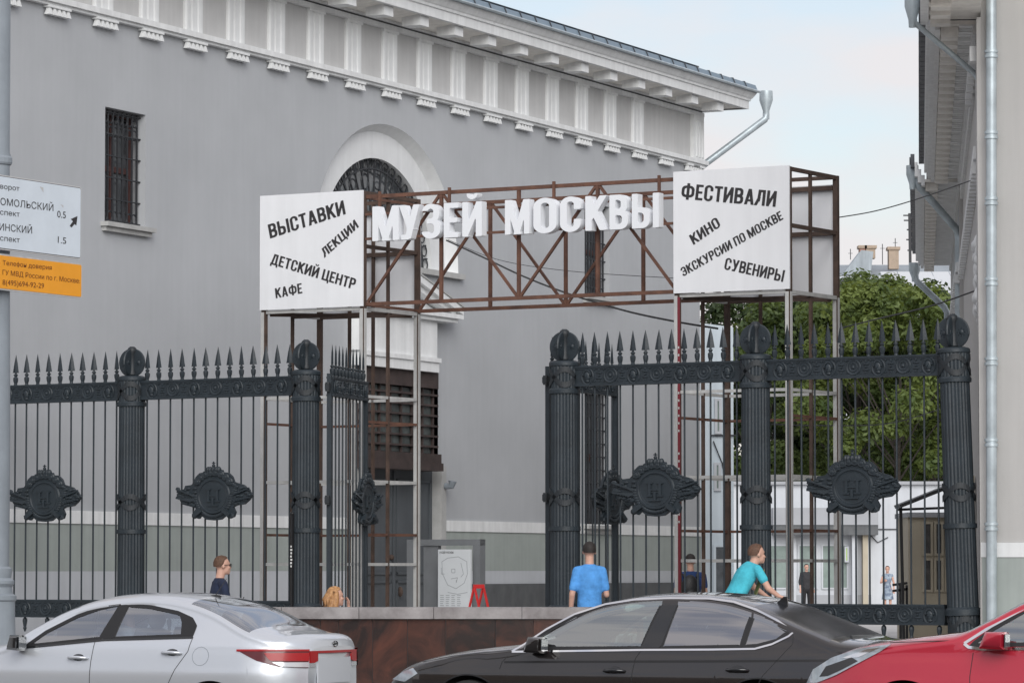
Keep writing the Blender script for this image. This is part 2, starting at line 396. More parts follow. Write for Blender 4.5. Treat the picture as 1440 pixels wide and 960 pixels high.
def glyph(ch):
    if ch in _gc: return _gc[ch]
    N = .0245
    xs = np.arange(-.0613, .86, N); ys = np.arange(-.2413, 1.31, N)
    X, Y = np.meshgrid(xs, ys, indexing='ij'); wdt, f, _ = _fields(ch, X, Y)
    vid = {}; V = []; Fc = []
    def gv(i, j):
        k = (i, j)
        if k not in vid: vid[k] = len(V); V.append((xs[i], ys[j]))
        return vid[k]
    def ge(i0, j0, i1, j1):
        k = (min((i0, j0), (i1, j1)), max((i0, j0), (i1, j1)))
        if k not in vid:
            a, b = f[i0, j0], f[i1, j1]; t = a / (a - b); t = min(.97, max(.03, t))
            vid[k] = len(V); V.append((xs[i0] + (xs[i1] - xs[i0]) * t, ys[j0] + (ys[j1] - ys[j0]) * t))
        return vid[k]
    for i in range(len(xs) - 1):
        for j in range(len(ys) - 1):
            c = [(i, j), (i + 1, j), (i + 1, j + 1), (i, j + 1)]; ins = [f[q] < 0 for q in c]
            if not any(ins): continue
            poly = []
            for k in range(4):
                a, b = c[k], c[(k + 1) % 4]
                if ins[k]: poly.append(gv(*a))
                if ins[k] != ins[(k + 1) % 4]: poly.append(ge(*a, *b))
            if len(poly) >= 3: Fc.append(tuple(poly))
    _gc[ch] = (wdt, V, Fc); return _gc[ch]
def glyph_mesh(txt, width, height, depth, matl, name='lettering', gap=.075):
    vs = []; fs = []; x = 0.0
    for ch in txt:
        if ch == ' ': x += .24; continue
        wd, V, Fc = glyph(ch); b0 = len(vs)
        vs += [(p[0] + x, p[1]) for p in V]; fs += [tuple(i + b0 for i in q) for q in Fc]; x += wd + gap
    x -= gap; sx = width / x
    n = len(vs); P3 = [(a * sx, -depth, b * height) for a, b in vs]; F3_ = list(fs)
    if depth > .004:
        P3 += [(a * sx, 0, b * height) for a, b in vs]; es = set()
        for q in fs:
            for i in range(len(q)): es.add((q[i], q[(i + 1) % len(q)]))
        F3_ += [tuple(i + n for i in q[::-1]) for q in fs]; F3_ += [(a, b, b + n, a + n) for a, b in es if (b, a) not in es]
    me = bpy.data.meshes.new(name); me.from_pydata(P3, [], F3_); me.materials.append(matl)
    bm = bmesh.new(); bm.from_mesh(me); bmesh.ops.dissolve_limit(bm, angle_limit=radians(1), verts=bm.verts, edges=bm.edges); bmesh.ops.recalc_face_normals(bm, faces=bm.faces) if depth > .004 else None; bm.to_mesh(me); bm.free(); me.update()
    return me

def smoothpath(pts, n=8):
    out = []
    P_ = [pts[0]] + list(pts) + [pts[-1]]
    for i in range(1, len(P_) - 2):
        p0, p1, p2, p3 = [Vector(p) for p in P_[i - 1:i + 3]]
        for k in range(n):
            t = k / n; out.append(.5 * ((2 * p1) + (p2 - p0) * t + (2 * p0 - 5 * p1 + 4 * p2 - p3) * t * t + (3 * p1 - p0 - 3 * p2 + p3) * t ** 3))
    out.append(Vector(pts[-1])); return out
def interp(tab, x):
    if x <= tab[0][0]: return tab[0][1]
    for i in range(len(tab) - 1):
        if x <= tab[i + 1][0]:
            x0, y0 = tab[i]; x1, y1 = tab[i + 1]
            m0 = (y1 - tab[i - 1][1]) / (x1 - tab[i - 1][0]) if i > 0 else (y1 - y0) / (x1 - x0)
            m1 = (tab[i + 2][1] - y0) / (tab[i + 2][0] - x0) if i + 2 < len(tab) else (y1 - y0) / (x1 - x0)
            h = x1 - x0; t = (x - x0) / h
            return (2 * t ** 3 - 3 * t * t + 1) * y0 + (t ** 3 - 2 * t * t + t) * h * m0 + (-2 * t ** 3 + 3 * t * t) * y1 + (t ** 3 - t * t) * h * m1
    return tab[-1][1]

# ================================================================== FRAMES OF THE PLACE
G = .20                                                   # pavement level
PHF = radians(-33.6)
PHG = radians(-30.5)
FR = Frame(0, 50.4, PHF)                                  # line of the iron fence
FG = Frame(0, 53.0, PHG)                                  # front of the sign gantry
FW = Frame(-7.26, 57.0, radians(65.2))                    # long wall of the left building
# ================================================================== GROUND
g = MB(); g.box(-900, 900, -300, 2500, -.3, 0); tag(g.build('road', M['asphalt']), kind='structure')
KF = Frame(0, 38.3, radians(-26.3))
def flat(name, fr, x0, x1, y0, y1, z0, z1, m, kind='structure', parent=None):
    b = MB(); b.box(x0, x1, y0, y1, z0, z1); o = b.build(name, m); o.location = (fr.o.x, fr.o.y, 0); o.rotation_euler = (0, 0, fr.phi)
    if kind: o['kind'] = kind
    return o
flat('pavement', KF, -70, 200, .16, 330, .004, G, M['paving'])
kb = flat('kerb', KF, -70, 200, 0, .155, .003, .16, M['kerb'])
for i in range(-4, 6):
    flat('lane_marking', KF, i * 6 - 1.5, i * 6 + 1.5, -6.9, -6.78, .0005, .004, M['mark'])

# ================================================================== LEFT BUILDING
bl = thing('warehouse_building', 'long grey museum building with white frieze and arched lunette window over its door', 'building', (FW.o.x, FW.o.y, 0), FW.phi)
XE = FW.px(984, 400)[0]
X0 = -9.0
def wpx(x, y, yo=0): return FW.px(x, y, yo)
zt_w = wpx(732, 90)[1]                                      # wall top (under soffit)
z_tri1 = wpx(732, 95)[1]; z_tri0 = wpx(732, 163)[1]; z_ta0 = wpx(732, 173)[1]; z_gu0 = wpx(732, 184)[1]
# openings: (x0,x1,z0,z1)
def opening(l, r, t, b):
    a = wpx(l, t); c = wpx(r, t)[0]; bb = wpx(l, b)[1]
    return [a[0], c, bb, a[1]]
w1 = opening(148, 205, 150, 312); w2 = opening(822, 857, 284, 415); w3 = opening(822, 857, 543, 738)
dr = opening(503, 616, 512, 872); dr[2] = G
lc = wpx(546, 370); LR, Lr = 2.42, 1.84; KX = 1.17                    # lunette centre and radii
# wall skin as polygons round the openings (front face) ----------------------------------
def wall_with_holes(x0, x1, z0, z1, holes, arch=None, y=0.0):
    mb = MB()
    xs = sorted(set([x0, x1] + [h[0] for h in holes] + [h[1] for h in holes] + ([arch[0] - arch[2] * KX, arch[0] + arch[2] * KX] if arch else [])))
    zs = sorted(set([z0, z1] + [h[2] for h in holes] + [h[3] for h in holes] + ([arch[1], arch[1] + arch[2] + .3] if arch else [])))
    for i in range(len(xs) - 1):
        for j in range(len(zs) - 1):
            cx = (xs[i] + xs[i + 1]) / 2; cz = (zs[j] + zs[j + 1]) / 2
            if any(h[0] < cx < h[1] and h[2] < cz < h[3] for h in holes): continue
            if arch and arch[0] - arch[2] * KX < cx < arch[0] + arch[2] * KX and arch[1] < cz < arch[1] + arch[2] + .3: continue
            mb.add([(xs[i], y, zs[j]), (xs[i + 1], y, zs[j]), (xs[i + 1], y, zs[j + 1]), (xs[i], y, zs[j + 1])], [(0, 1, 2, 3)])
    if arch:
        ax, az, R = arch; top = az + R + .3; n = 48
        for k in range(n):
            a0 = PI - PI * k / n; a1 = PI - PI * (k + 1) / n
            q0 = (ax + KX * R * cos(a0), az + R * sin(a0)); q1 = (ax + KX * R * cos(a1), az + R * sin(a1))
            mb.add([(q0[0], y, q0[1]), (q1[0], y, q1[1]), (q1[0], y, top), (q0[0], y, top)], [(0, 1, 2, 3)])
    return mb
z_wb1 = wpx(700, 733)[1]; z_wb0 = wpx(700, 748)[1]; z_gr0 = wpx(750, 802)[1]; z_wh0 = wpx(750, 820)[1]
HOL = [w1, w2, w3, dr]
wall_with_holes(X0, XE, z_wb1, z_ta0, HOL, (lc[0], lc[1], LR)).build('wall', M['stucco'], bl)
def band(nm, z0, z1, m, xs, proud=.012):
    b = MB()
    for a, c in xs: b.box(a, c, -proud, .3, z0, z1)
    return b.build(nm, m, bl)
sp = [(X0, dr[0] - .3), (dr[1] + .3, XE)]
band('white_band', z_wb0, z_wb1 - .002, M['trim'], sp, .03)
band('green_band', z_gr0, z_wb0 - .002, M['green'], sp)
band('lower_white_band', G, z_gr0 - .002, M['bwhite'], [sp[0]], .02)
band('lower_white_band', z_wh0, z_gr0 - .002, M['bwhite'], [sp[1]], .02)
band('dark_base', G, z_wh0 - .002, M['plinth'], [sp[1]], .05)
fz = MB(); fz.add([(X0, 0, z_ta0), (XE, 0, z_ta0), (XE, 0, zt_w + .9), (X0, 0, zt_w + .9)], [(0, 1, 2, 3)])
fz.build('frieze', M['frieze'], bl)
en = MB()                                                   # far end wall and rear body
en.add([(XE, 0, 0), (XE, 17, 0), (XE, 17, zt_w + 1), (XE, 0, zt_w + 1), (X0, 0, 0), (X0, 17, 0), (X0, 17, zt_w + 1), (X0, 0, zt_w + 1)],
       [(0, 1, 2, 3), (4, 7, 6, 5), (1, 5, 6, 2), (3, 2, 6, 7)])
en.build('end_wall', M['stucco'], bl)
# taenia, triglyphs, guttae, modillions
b = MB(); b.box(X0, XE + .1, -.10, -.001, z_ta0, z_tri0 - .003); b.box(X0, XE + .16, -.15, -.001, z_tri0 - .09, z_tri0 - .004)
b.build('architrave_band', M['trim'], bl)
c_a = wpx(143, 60)[0]; c_b = wpx(895, 180)[0]; step = (c_b - c_a) / 15
tw = .56
tg = MB()
prof = [(-tw / 2, 0), (-tw / 2, -.03), (-tw / 2 + .03, -.055), (-.13, -.055), (-.10, -.032), (-.07, -.055), (.07, -.055), (.10, -.032), (.13, -.055), (tw / 2 - .03, -.055), (tw / 2, -.03), (tw / 2, 0)]
hh = z_tri1 - z_tri0
for k in range(len(prof) - 1):
    a, c = prof[k], prof[k + 1]
    tg.add([(a[0], a[1], 0), (c[0], c[1], 0), (c[0], c[1], hh), (a[0], a[1], hh)], [(0, 1, 2, 3)])
tg.box(-tw / 2 - .01, tw / 2 + .01, -.07, 0, hh - .05, hh)
tgm = tg.mesh('triglyph', M['trim'])
gt = MB(); gt.box(-.31, .31, -.12, -.005, -.035, 0)
for k in range(5):
    xx = -.26 + k * .13
    gt.add([(xx - .022, -.10, -.035), (xx + .022, -.10, -.035), (xx + .022, -.05, -.035), (xx - .022, -.05, -.035),
            (xx - .048, -.12, -.14), (xx + .048, -.12, -.14), (xx + .048, -.02, -.14), (xx - .048, -.02, -.14)],
           [(0, 1, 5, 4), (1, 2, 6, 5), (2, 3, 7, 6), (3, 0, 4, 7), (4, 5, 6, 7)])
gtm = gt.mesh('guttae_block', M['trim'])
mo = MB(); mo.box(-.17, .17, -.70, -.34, 0, .24)
mom = mo.mesh('modillion', M['trim'])
i = -8
while c_a + i * step < XE + .2:
    x = c_a + i * step
    if x > X0 + .5:
        if i <= 15: link('triglyph', tgm, bl, (x, 0, z_tri0))
        if x < XE - .2: link('guttae_block', gtm, bl, (x, 0, z_ta0 - .002))
    i += 1
b = MB(); b.box(XE - .50, XE + .04, -.09, .2, z_tri0, z_tri1)
for k in range(3): b.box(XE - .40 + k * .16, XE - .34 + k * .16, -.115, -.088, z_tri0 + .05, z_tri1 - .1)
b.build('corner_pilaster', M['trim'], bl)
link('guttae_block', gtm, bl, (XE - .28, 0, z_ta0 - .002))
# cornice
PJ = .80
z_sof = wpx(732, 63, -.74)[1] - .17 + .27                     # soffit plane
z_c0 = wpx(732, 60, -PJ)[1]; z_c1 = wpx(732, 33, -PJ)[1]
z_sof = z_c0 + .10
zg = wpx(732, 85, -.10)[1]; z_mo = wpx(741, 78, -.70)[1]
b = MB(); b.box(X0, XE + .08, -.085, .3, z_tri1, zg - .02); b.box(X0, XE + .22, -.13, .3, zg + .012, zg + .05)
b.build('bed_moulding', M['trim'], bl)
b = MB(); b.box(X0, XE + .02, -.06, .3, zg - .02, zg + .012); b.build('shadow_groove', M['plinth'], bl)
b = MB(); b.loft([[(x, .3, zg + .05), (x, -.10, zg + .05), (x, -PJ + .05, z_c0 + .03), (x, -PJ + .05, z_c0 + .1), (x, .3, z_c0 + .1)] for x in (X0, XE + .10)])
b.loft([[(XE + .10, -PJ + .05, z_c0 + .03), (XE + .10, -.10, zg + .05), (XE + .10, 12, zg + .05)], [(XE + PJ - .05, -PJ + .05, z_c0 + .03), (XE + PJ - .05, -PJ + .05, z_c0 + .03), (XE + PJ - .05, 12, z_c0 + .03)]], cap=False, closed=False)
b.build('soffit', M['soffit'], bl)
b = MB()
H = z_c1 - z_c0
pf = [(0, -PJ + .08), (0, -PJ), (H * .46, -PJ), (H * .48, -PJ - .03), (H * .6, -PJ - .035), (H * .66, -PJ - .06), (H * .82, -PJ - .1), (H * .97, -PJ - .13), (H * 1.04, -PJ - .13), (H * 1.04, 0)]
rings = []
for z, y in pf: rings.append([(X0, y, z_c0 + z), (XE - y, y, z_c0 + z), (XE - y, 10, z_c0 + z)])
b.loft(rings, cap=False, closed=False)
b.build('cornice', M['trim'], bl)
i = -8
while c_a + (i + .05) * step < XE + PJ - .1:
    x = c_a + i * step
    if x > X0 + .5: link('modillion', mom, bl, (x + .02, 0, z_mo))
    i += 1
# roof edge sheets
zr = z_c0 + H * 1.04
sh = .66
n = int((XE + PJ + .2 - X0) / sh)
b = MB(); b.add([(0, 0, 0), (sh - .03, 0, 0), (sh - .03, .05, .115), (0, .05, .115), (0, .9, .15), (sh - .03, .9, .15)], [(0, 1, 2, 3), (3, 2, 5, 4)])
b.box(0, sh - .03, -.01, 0, -.05, .004)
rsm = b.mesh('roof_sheet', M['roof'])
b = MB(); b.bar((0, -.012, -.02), (0, .045, .125), .03, .02); b.bar((0, .05, .12), (0, .9, .155), .03, .02); smm = b.mesh('roof_seam', M['roofdark'])
xr = XE + PJ + .14
for k in range(n):
    link('roof_sheet', rsm, bl, (xr - (k + 1) * sh + .015, -PJ - .15, zr + .03)); link('roof_seam', smm, bl, (xr - (k + 1) * sh, -PJ - .15, zr + .03))
b = MB(); b.box(X0, xr, -PJ - .15, 12, zr - .01, zr + .028); b.add([(X0, -PJ + .74, zr + .16), (xr, -PJ + .74, zr + .16), (xr, 8, zr + .19), (X0, 8, zr + .19)], [(0, 1, 2, 3)])
b.build('roof', M['roof'], bl)
b = MB(); b.tube([(X0, -PJ - .19, zr - .0), (xr, -PJ - .19, zr)], .028, 6); b.build('gutter_lip', M['zinc'], bl)
# downpipe at far corner
fx, fz_ = wpx(1073, 140, -PJ)
b = MB(); b.lathe([(.14, .1), (.145, -.1), (.07, -.32), (.07, -.5)], (fx + .05, -PJ - .05, fz_ + .08), 14)
e0 = (fx + .05, -PJ - .05, fz_ - .3); e1 = wpx(982, 237, 0.0)
b.tube([e0, (fx + .02, -PJ - .04, fz_ - .42), (e1[0] + .10, .35, e1[1] - .2), (e1[0] + .10, .4, e1[1] - .6), (e1[0] + .10, .4, .5)], .072, 10)
b.build('downpipe', M['zinc'], bl, smooth=True)

# windows ---------------------------------------------------------------
def reveal(mb, h, d):
    x0, x1, z0, z1 = h
    mb.add([(x0, 0, z0), (x1, 0, z0), (x1, 0, z1), (x0, 0, z1), (x0, d, z0), (x1, d, z0), (x1, d, z1), (x0, d, z1)],
           [(0, 1, 5, 4), (1, 2, 6, 5), (2, 3, 7, 6), (3, 0, 4, 7)])
def grille_window(h, rows, lab=None, fancy=True):
    x0, x1, z0, z1 = h; d = .34
    fr_ = MB(); reveal(fr_, h, d); W = fr_.build('window', M['stucco'], bl, label=lab)
    p = MB(); p.box(x0 + .06, x1 - .06, d - .03, d, z0 + .05, z1 - .05); p.build('pane', M['window'], W)
    f = MB(); t = .07
    f.box(x0, x0 + t, d - .08, d - .031, z0, z1); f.box(x1 - t, x1, d - .08, d - .031, z0, z1); f.box(x0 + t, x1 - t, d - .08, d - .031, z0, z0 + t); f.box(x0 + t, x1 - t, d - .08, d - .031, z1 - t, z1)
    f.box((x0 + x1) / 2 - .03, (x0 + x1) / 2 + .03, d - .08, d - .031, z0 + t, z1 - t); f.box(x0 + t, x1 - t, d - .085, d - .03, z0 + (z1 - z0) * .47, z0 + (z1 - z0) * .52)
    f.build('frame', M['redframe'], W)
    g_ = MB(); yg = .10; nb = 8
    for k in range(nb):
        xx = x0 + .1 + (x1 - x0 - .2) * k / (nb - 1); g_.box(xx - .013, xx + .013, yg - .013, yg + .013, z0 + .02, z1 - .02)
    for k in range(rows + 1):
        zz = z0 + .05 + (z1 - z0 - .1) * k / rows
        g_.box(x0 - .0, x1 - .0, yg - .014, yg + .016, zz - .009, zz + .009)
    if fancy:
        for k in range(nb - 1):
            xx = x0 + .1 + (x1 - x0 - .2) * (k + .5) / (nb - 1)
            for zz in (z0 + .12, z1 - .14, z1 - .34): g_.torus((xx, yg, zz), .075, .014, 10, 4)
    g_.build('grille', M['grille'], W)
    s = MB(); s.box(x0 - .12, x1 + .12, -.14, .1, z0 - .07, z0 - .002); s.box(x0 - .08, x1 + .08, -.08, .1, z0 - .14, z0 - .072); s.build('sill', M['sill'], W)
grille_window(w1, 5)
grille_window(w2, 5)
grille_window(w3, 10, fancy=False)
# lunette
def half(cx, cz, R, n=40): return [(cx + KX * R * cos(PI - PI * k / n), cz + R * sin(PI - PI * k / n)) for k in range(n + 1)]
o_ = half(lc[0], lc[1], LR); o2_ = half(lc[0], lc[1], LR - .12); i_ = half(lc[0], lc[1], Lr)
nd = .20
b = MB()
b.loft([[(x, 0, z) for x, z in o_], [(x, nd, z) for x, z in o2_], [(x, nd + .002, z) for x, z in i_], [(x, nd + .22, z) for x, z in i_]], cap=False, closed=False)
b.add([(lc[0] - LR * KX, 0, lc[1]), (lc[0] + LR * KX, 0, lc[1]), (lc[0] + LR * KX, nd + .4, lc[1]), (lc[0] - LR * KX, nd + .4, lc[1])], [(0, 1, 2, 3)])
LN = b.build('window', M['niche'], bl, label='arched white niche with dark lunette window', smooth=50)
b = MB(); b.prism(i_, nd + .2, nd + .24); b.build('pane', M['window'], LN)
b = MB(); yg = nd + .08
for k in range(1, 24):
    a = PI * k / 24; b.bar((lc[0] + KX * .35 * cos(a), yg, lc[1] + .35 * sin(a)), (lc[0] + KX * (Lr - .02) * cos(a), yg, lc[1] + (Lr - .02) * sin(a)), .024)
for R in (.38, .85, 1.25, 1.66):
    pts = [(lc[0] + KX * R * cos(PI * k / 24), yg, lc[1] + R * sin(PI * k / 24)) for k in range(25)]; b.tube(pts, .018, 5)
for k in range(22):
    a = PI * (k + .5) / 22; b.torus((lc[0] + KX * 1.74 * cos(a), yg, lc[1] + 1.74 * sin(a)), .1, .014, 10, 4)
    if k % 2 == 0: b.torus((lc[0] + KX * 1.45 * cos(a), yg, lc[1] + 1.45 * sin(a)), .14, .014, 10, 4)
b.build('grille', M['grille'], LN)
b = MB(); b.box(lc[0] - LR * KX - .1, lc[0] + LR * KX + .1, -.1, .2, lc[1] - .10, lc[1] - .002); b.build('sill', M['sill'], LN)
# portal
pc = (dr[0] + dr[1]) / 2
pz0 = wpx(600, 440)[1]; pza = wpx(548, 392)[1]
hw = wpx(648, 440, -.3)[0] - pc
pd = MB()
def rake(xa, za, xb, zb, t, y0, y1): pd.prism([(xa, za), (xb, zb), (xb, zb + t), (xa, za + t)], y0, y1)
rake(pc - hw, pz0, pc, pza, .12, -.36, -.001); rake(pc, pza, pc + hw, pz0, .12, -.36, -.001)
rake(pc - hw + .15, pz0 - .02, pc, pza - .12, .10, -.28, -.002); rake(pc, pza - .12, pc + hw - .15, pz0 - .02, .10, -.28, -.002)
pd.prism([(pc - hw + .3, pz0 - .02), (pc + hw - .3, pz0 - .02), (pc, pza - .16)], -.10, -.003)
pd.box(pc - hw, pc + hw, -.36, -.001, pz0 - .08, pz0 - .001); pd.box(pc - hw + .12, pc + hw - .12, -.30, -.001, pz0 - .15, pz0 - .082)
PD = pd.build('pediment', M['trim'], bl)
for sg in (-1, 1):
    q = MB(); q.prism([(pc + sg * (hw + .02), pz0 + .122), (pc, pza + .122), (pc, pza + .15), (pc + sg * (hw + .02), pz0 + .15)], -.38, -.001); q.build('flashing', M['sill'], PD)
zl0 = wpx(616, 525, -.1)[1]; zl1 = wpx(616, 505, -.1)[1]
xq1 = wpx(615, 470, -.20)[0]; xq2 = wpx(621, 510, -.28)[0]; xq3 = wpx(618, 600, -.16)[0]
b = MB(); b.box(dr[0] - .35, xq1, -.20, -.001, zl1, pz0 - .152)
b.box(dr[0] - .28, xq2, -.28, -.001, zl1 - .08, zl1 - .002); b.box(dr[0] - .28, xq2 - .03, -.25, -.001, zl0, zl1 - .082)
b.build('door_lintel', M['trim'], bl)
b = MB(); b.box(dr[1] - .03, dr[1] + .16, -.09, .3, G, wpx(616, 655)[1]); b.build('door_jamb', M['sill'], bl)
b = MB(); b.box(dr[0] - .3, dr[0], -.07, .3, G, zl0); b.build('door_jamb', M['sill'], bl)
zc0 = wpx(616, 662, -.3)[1]
# brown iron and glass screen over the door
cs = MB(); cx0, cx1 = dr[0] - .18, xq3 - .04
cs.box(cx0, cx1, -.16, .2, zl0 - .28, zl0 - .002)
cs.box(cx0, cx1 - .08, -.30, .1, zc0, zc0 + .14); cs.box(cx0, cx1 - .08, -.26, .1, zc0 + .142, zc0 + .30)
DG = cs.build('door_screen', M['doorgrille'], bl)
nv = 7
for k in range(nv):
    a = cx0 + .04 + (cx1 - cx0 - .08) * k / nv; c = cx0 + .04 + (cx1 - cx0 - .08) * (k + 1) / nv - .07
    q = MB(); q.box(a, c, -.06, -.02, zc0 + .32, zl0 - .3); q.build('pane', M['doorglass'], DG)
for k in range(6):
    z = zc0 + .42 + (zl0 - .5 - zc0 - .3) * k / 5.2
    q = MB(); q.box(cx0, cx1 + .06, -.13, -.062, z, z + .035); q.build('rail', M['doorgrille'], DG)
q = MB()
for k in range(nv + 1):
    a = cx0 + .005 + (cx1 - cx0 - .08) * k / nv; q.box(a - .02, a + .02, -.10, -.061, zc0 + .3, zl0 - .28)
q.build('mullion', M['doorgrille'], DG)
q = MB(); q.tube([(dr[1] + .1, -.1, zc0 - .25), (dr[1] + .1, -.22, zc0 - .25), (dr[1] + .1, -.24, zc0 - .16)], [.06, .06, .08], 10); q.build('flood_lamp', M['pole'], bl, smooth=True)
dd = MB(); dd.box(dr[0], dr[1], .10, .16, G, zc0 + .3)
DR = dd.build('door', M['door'], bl)
q = MB()
for a, c in ((dr[0] + .12, pc - .1), (pc + .1, dr[1] - .12)):
    for z0, z1 in ((G + .25, 1.5), (1.6, zc0 - .15)):
        for (x0, x1, za, zb) in ((a, c, z0, z0 + .05), (a, c, z1 - .05, z1), (a, a + .05, z0, z1), (c - .05, c, z0, z1)): q.box(x0, x1, .075, .099, za, zb)
q.box(pc - .03, pc + .03, .07, .098, G, zc0)
q.build('door_panel_moulding', M['door'], DR)
q = MB(); q.ell((pc - .15, .06, 1.9), (.05, .05, .05)); q.ell((pc + .2, .06, 1.3), (.03, .05, .09)); q.build('handle', M['rustdark'], DR)

# ================================================================== RIGHT BUILDING
cw = FR.px(1383, 600, 0)                                   # corner on the fence line
cor = FR.world(cw[0], 0.0, 0)
FRR = Frame(cor.x, cor.y, PHF)
vpdir = (1292 - 720) / F
PHS = atan2(1, vpdir)
FS = Frame(cor.x, cor.y, PHS)                               # local x goes away, local y points to the left (outwards)
br = thing('stuccoed_building', 'pale grey stuccoed building at the right edge with deep eaves and zinc downpipes', 'building', (cor.x, cor.y, 0), 0)
def in_br(o, fr):
    o.location = (0, 0, 0); o.rotation_euler = (0, 0, fr.phi); return o
HB = FRR.px(1400, 0, 0)[1]
zb1 = FRR.px(1410, 762)[1]; zb0 = FRR.px(1410, 783)[1]
HT = 8.30 + 1.3
HS = 8.30                                                   # eave soffit of the side wing
b = MB(); b.box(0, 22, 0, .4, zb1, HT); in_br(b.build('facade_wall', M['stucco_r'], br), FRR)
b = MB(); b.box(-.03, 22, -.03, .4, zb0, zb1 - .002); in_br(b.build('white_band', M['trim'], br), FRR)
b = MB(); b.box(-.02, 22, -.02, .4, .02, zb0 - .002); in_br(b.build('green_band', M['green'], br), FRR)
LB, LC = 19.5, 38.0
b = MB(); b.box(.01, LB, -.4, 0, .02, HS + .5); in_br(b.build('side_wall', M['stucco_r'], br), FS)
b = MB(); b.box(LB + .01, LC, -.4, .06, .02, HS + .3); in_br(b.build('side_wall', M['stucco_r'], br), FS)
b = MB(); b.box(.0, 1.2, -.5, .05, .02, HS); in_br(b.build('corner_pilaster', M['stucco_r'], br), FS)
# side eaves: soffit, stepped mouldings, rows of modillions, roof edge
def eave(x0, x1, ov, hz, step_, nm):
    b = MB(); b.box(x0, x1, -.3, ov - .12, hz, hz + .05); in_br(b.build('soffit', M['soffit'], br), FS)
    b = MB(); b.box(x0, x1, ov - .12, ov - .06, hz - .06, hz + .12); b.box(x0, x1, ov - .06, ov + .0, hz + .0, hz + .22); b.box(x0, x1, ov, ov + .05, hz + .10, hz + .34)
    b.box(x0, x1, .0, .05, hz - .35, hz - .12); b.box(x0, x1, .0, .09, hz - .118, hz - .002)
    for k in range(int((x1 - x0) / .26)): b.box(x0 + k * .26, x0 + k * .26 + .2, .09, ov - .35, hz - .022, hz - .002)
    in_br(b.build('cornice', M['trim'], br), FS)
    b = MB()
    k = 0
    while x0 + k * .5 < x1:
        b.box(x0 + k * .5, x0 + k * .5 + .46, ov + .052, ov + .12 + .02 * (k % 3 == 1), hz + .26, hz + .48); k += 1
    in_br(b.build('roof_edge', M['roofdark'], br), FS)
    m_ = MB(); m_.box(0, .36, ov - .34, ov - .13, -.13, -.004); mm_ = m_.mesh('modillion', M['soffit'])
    k = 0
    while x0 + k * step_ + .3 < x1:
        o = link('modillion', mm_, br); o.rotation_euler = (0, 0, FS.phi)
        pp = FS.u * (x0 + .15 + k * step_); o.location = (pp.x, pp.y, hz); k += 1
OV = .60
eave(.6, LB, OV, HS, .78, 'b')
eave(LB + .05, LC, OV + .16, HS - .05, .78, 'c')
# dentils under the near eave
dm = MB().box(0, .26, .05, .13, -.30, -.12).mesh('dentil', M['trim'])
for k in range(7):
    o = link('dentil', dm, br); o.rotation_euler = (0, 0, FS.phi); pp = FS.u * (.2 + k * .75); o.location = (pp.x, pp.y, HS - .2)
# near block eave (front part of the building, only its end shows)
b = MB(); b.box(-1.7, .58, .004, OV + .02, HS + .06, HS + .20); in_br(b.build('facade_soffit', M['soffit'], br), FS)
b = MB(); b.box(-1.7, .58, OV + .022, OV + .12, HS + .0, HS + 1.2); in_br(b.build('facade_cornice', M['trim'], br), FS)
b = MB(); b.box(-1.7, .58, .004, OV + .02, HS + .202, HS + 1.2); in_br(b.build('upper_eave', M['soffit'], br), FS)
b = MB(); b.box(-1.75, 1.2, -.2, OV + .2, HS + 1.202, HS + 1.3); in_br(b.build('roof', M['roofdark'], br), FS)
for k in range(3):
    b = MB(); b.box(.2 - k * .7, .5 - k * .7, OV - .24, OV + .0, HS - .04, HS + .058); in_br(b.build('modillion', M['soffit'], br), FS)
b = MB(); b.box(1.2, LC, -12, OV, HS + .5, HS + .56); in_br(b.build('side_roof', M['roofdark'], br), FS)
# recessed frieze opening and guttae rows on the side wing
def spx(x, y, yo): return FS.px(x, y, yo)
b = MB()
for k in range(34):
    x = LB + .3 + k * .52; b.box(x, x + .26, .062, .16, HS - 1.75, HS - 1.60)
b.box(LB, LC, .062, .13, HS - 1.58, HS - 1.42)
in_br(b.build('guttae_row', M['trim'], br, kind='stuff'), FS)
b = MB()
for k in range(36):
    x = 1.3 + k * .5; b.box(x, x + .26, .002, .10, HS - 1.75, HS - 1.60)
b.box(1.2, LB, .002, .08, HS - 1.58, HS - 1.42)
in_br(b.build('guttae_row', M['trim'], br, kind='stuff'), FS)
for x in (LB + .8, LB + 3.6, LB + 6.4, LB + 9.2, LB + 12):
    b = MB(); b.box(x, x + 1.6, .06, .066, HS - 1.35, HS - .4); in_br(b.build('frieze_panel', M['stucco'], br), FS)
# stucco relief on the side wall near the corner
b = MB(); random.seed(3)
for k in range(70):
    x = 1.5 + random.random() * 2.0; z = 4.95 + random.random() * .9
    b.ell((x, .02, z), (.07 + .07 * random.random(), .03 + .04 * random.random(), .05 + .06 * random.random()), 8, 5)
b.box(1.3, 3.7, -.02, .02, 4.85, 5.95)
in_br(b.build('relief_panel', M['trim'], br, smooth=60), FS)
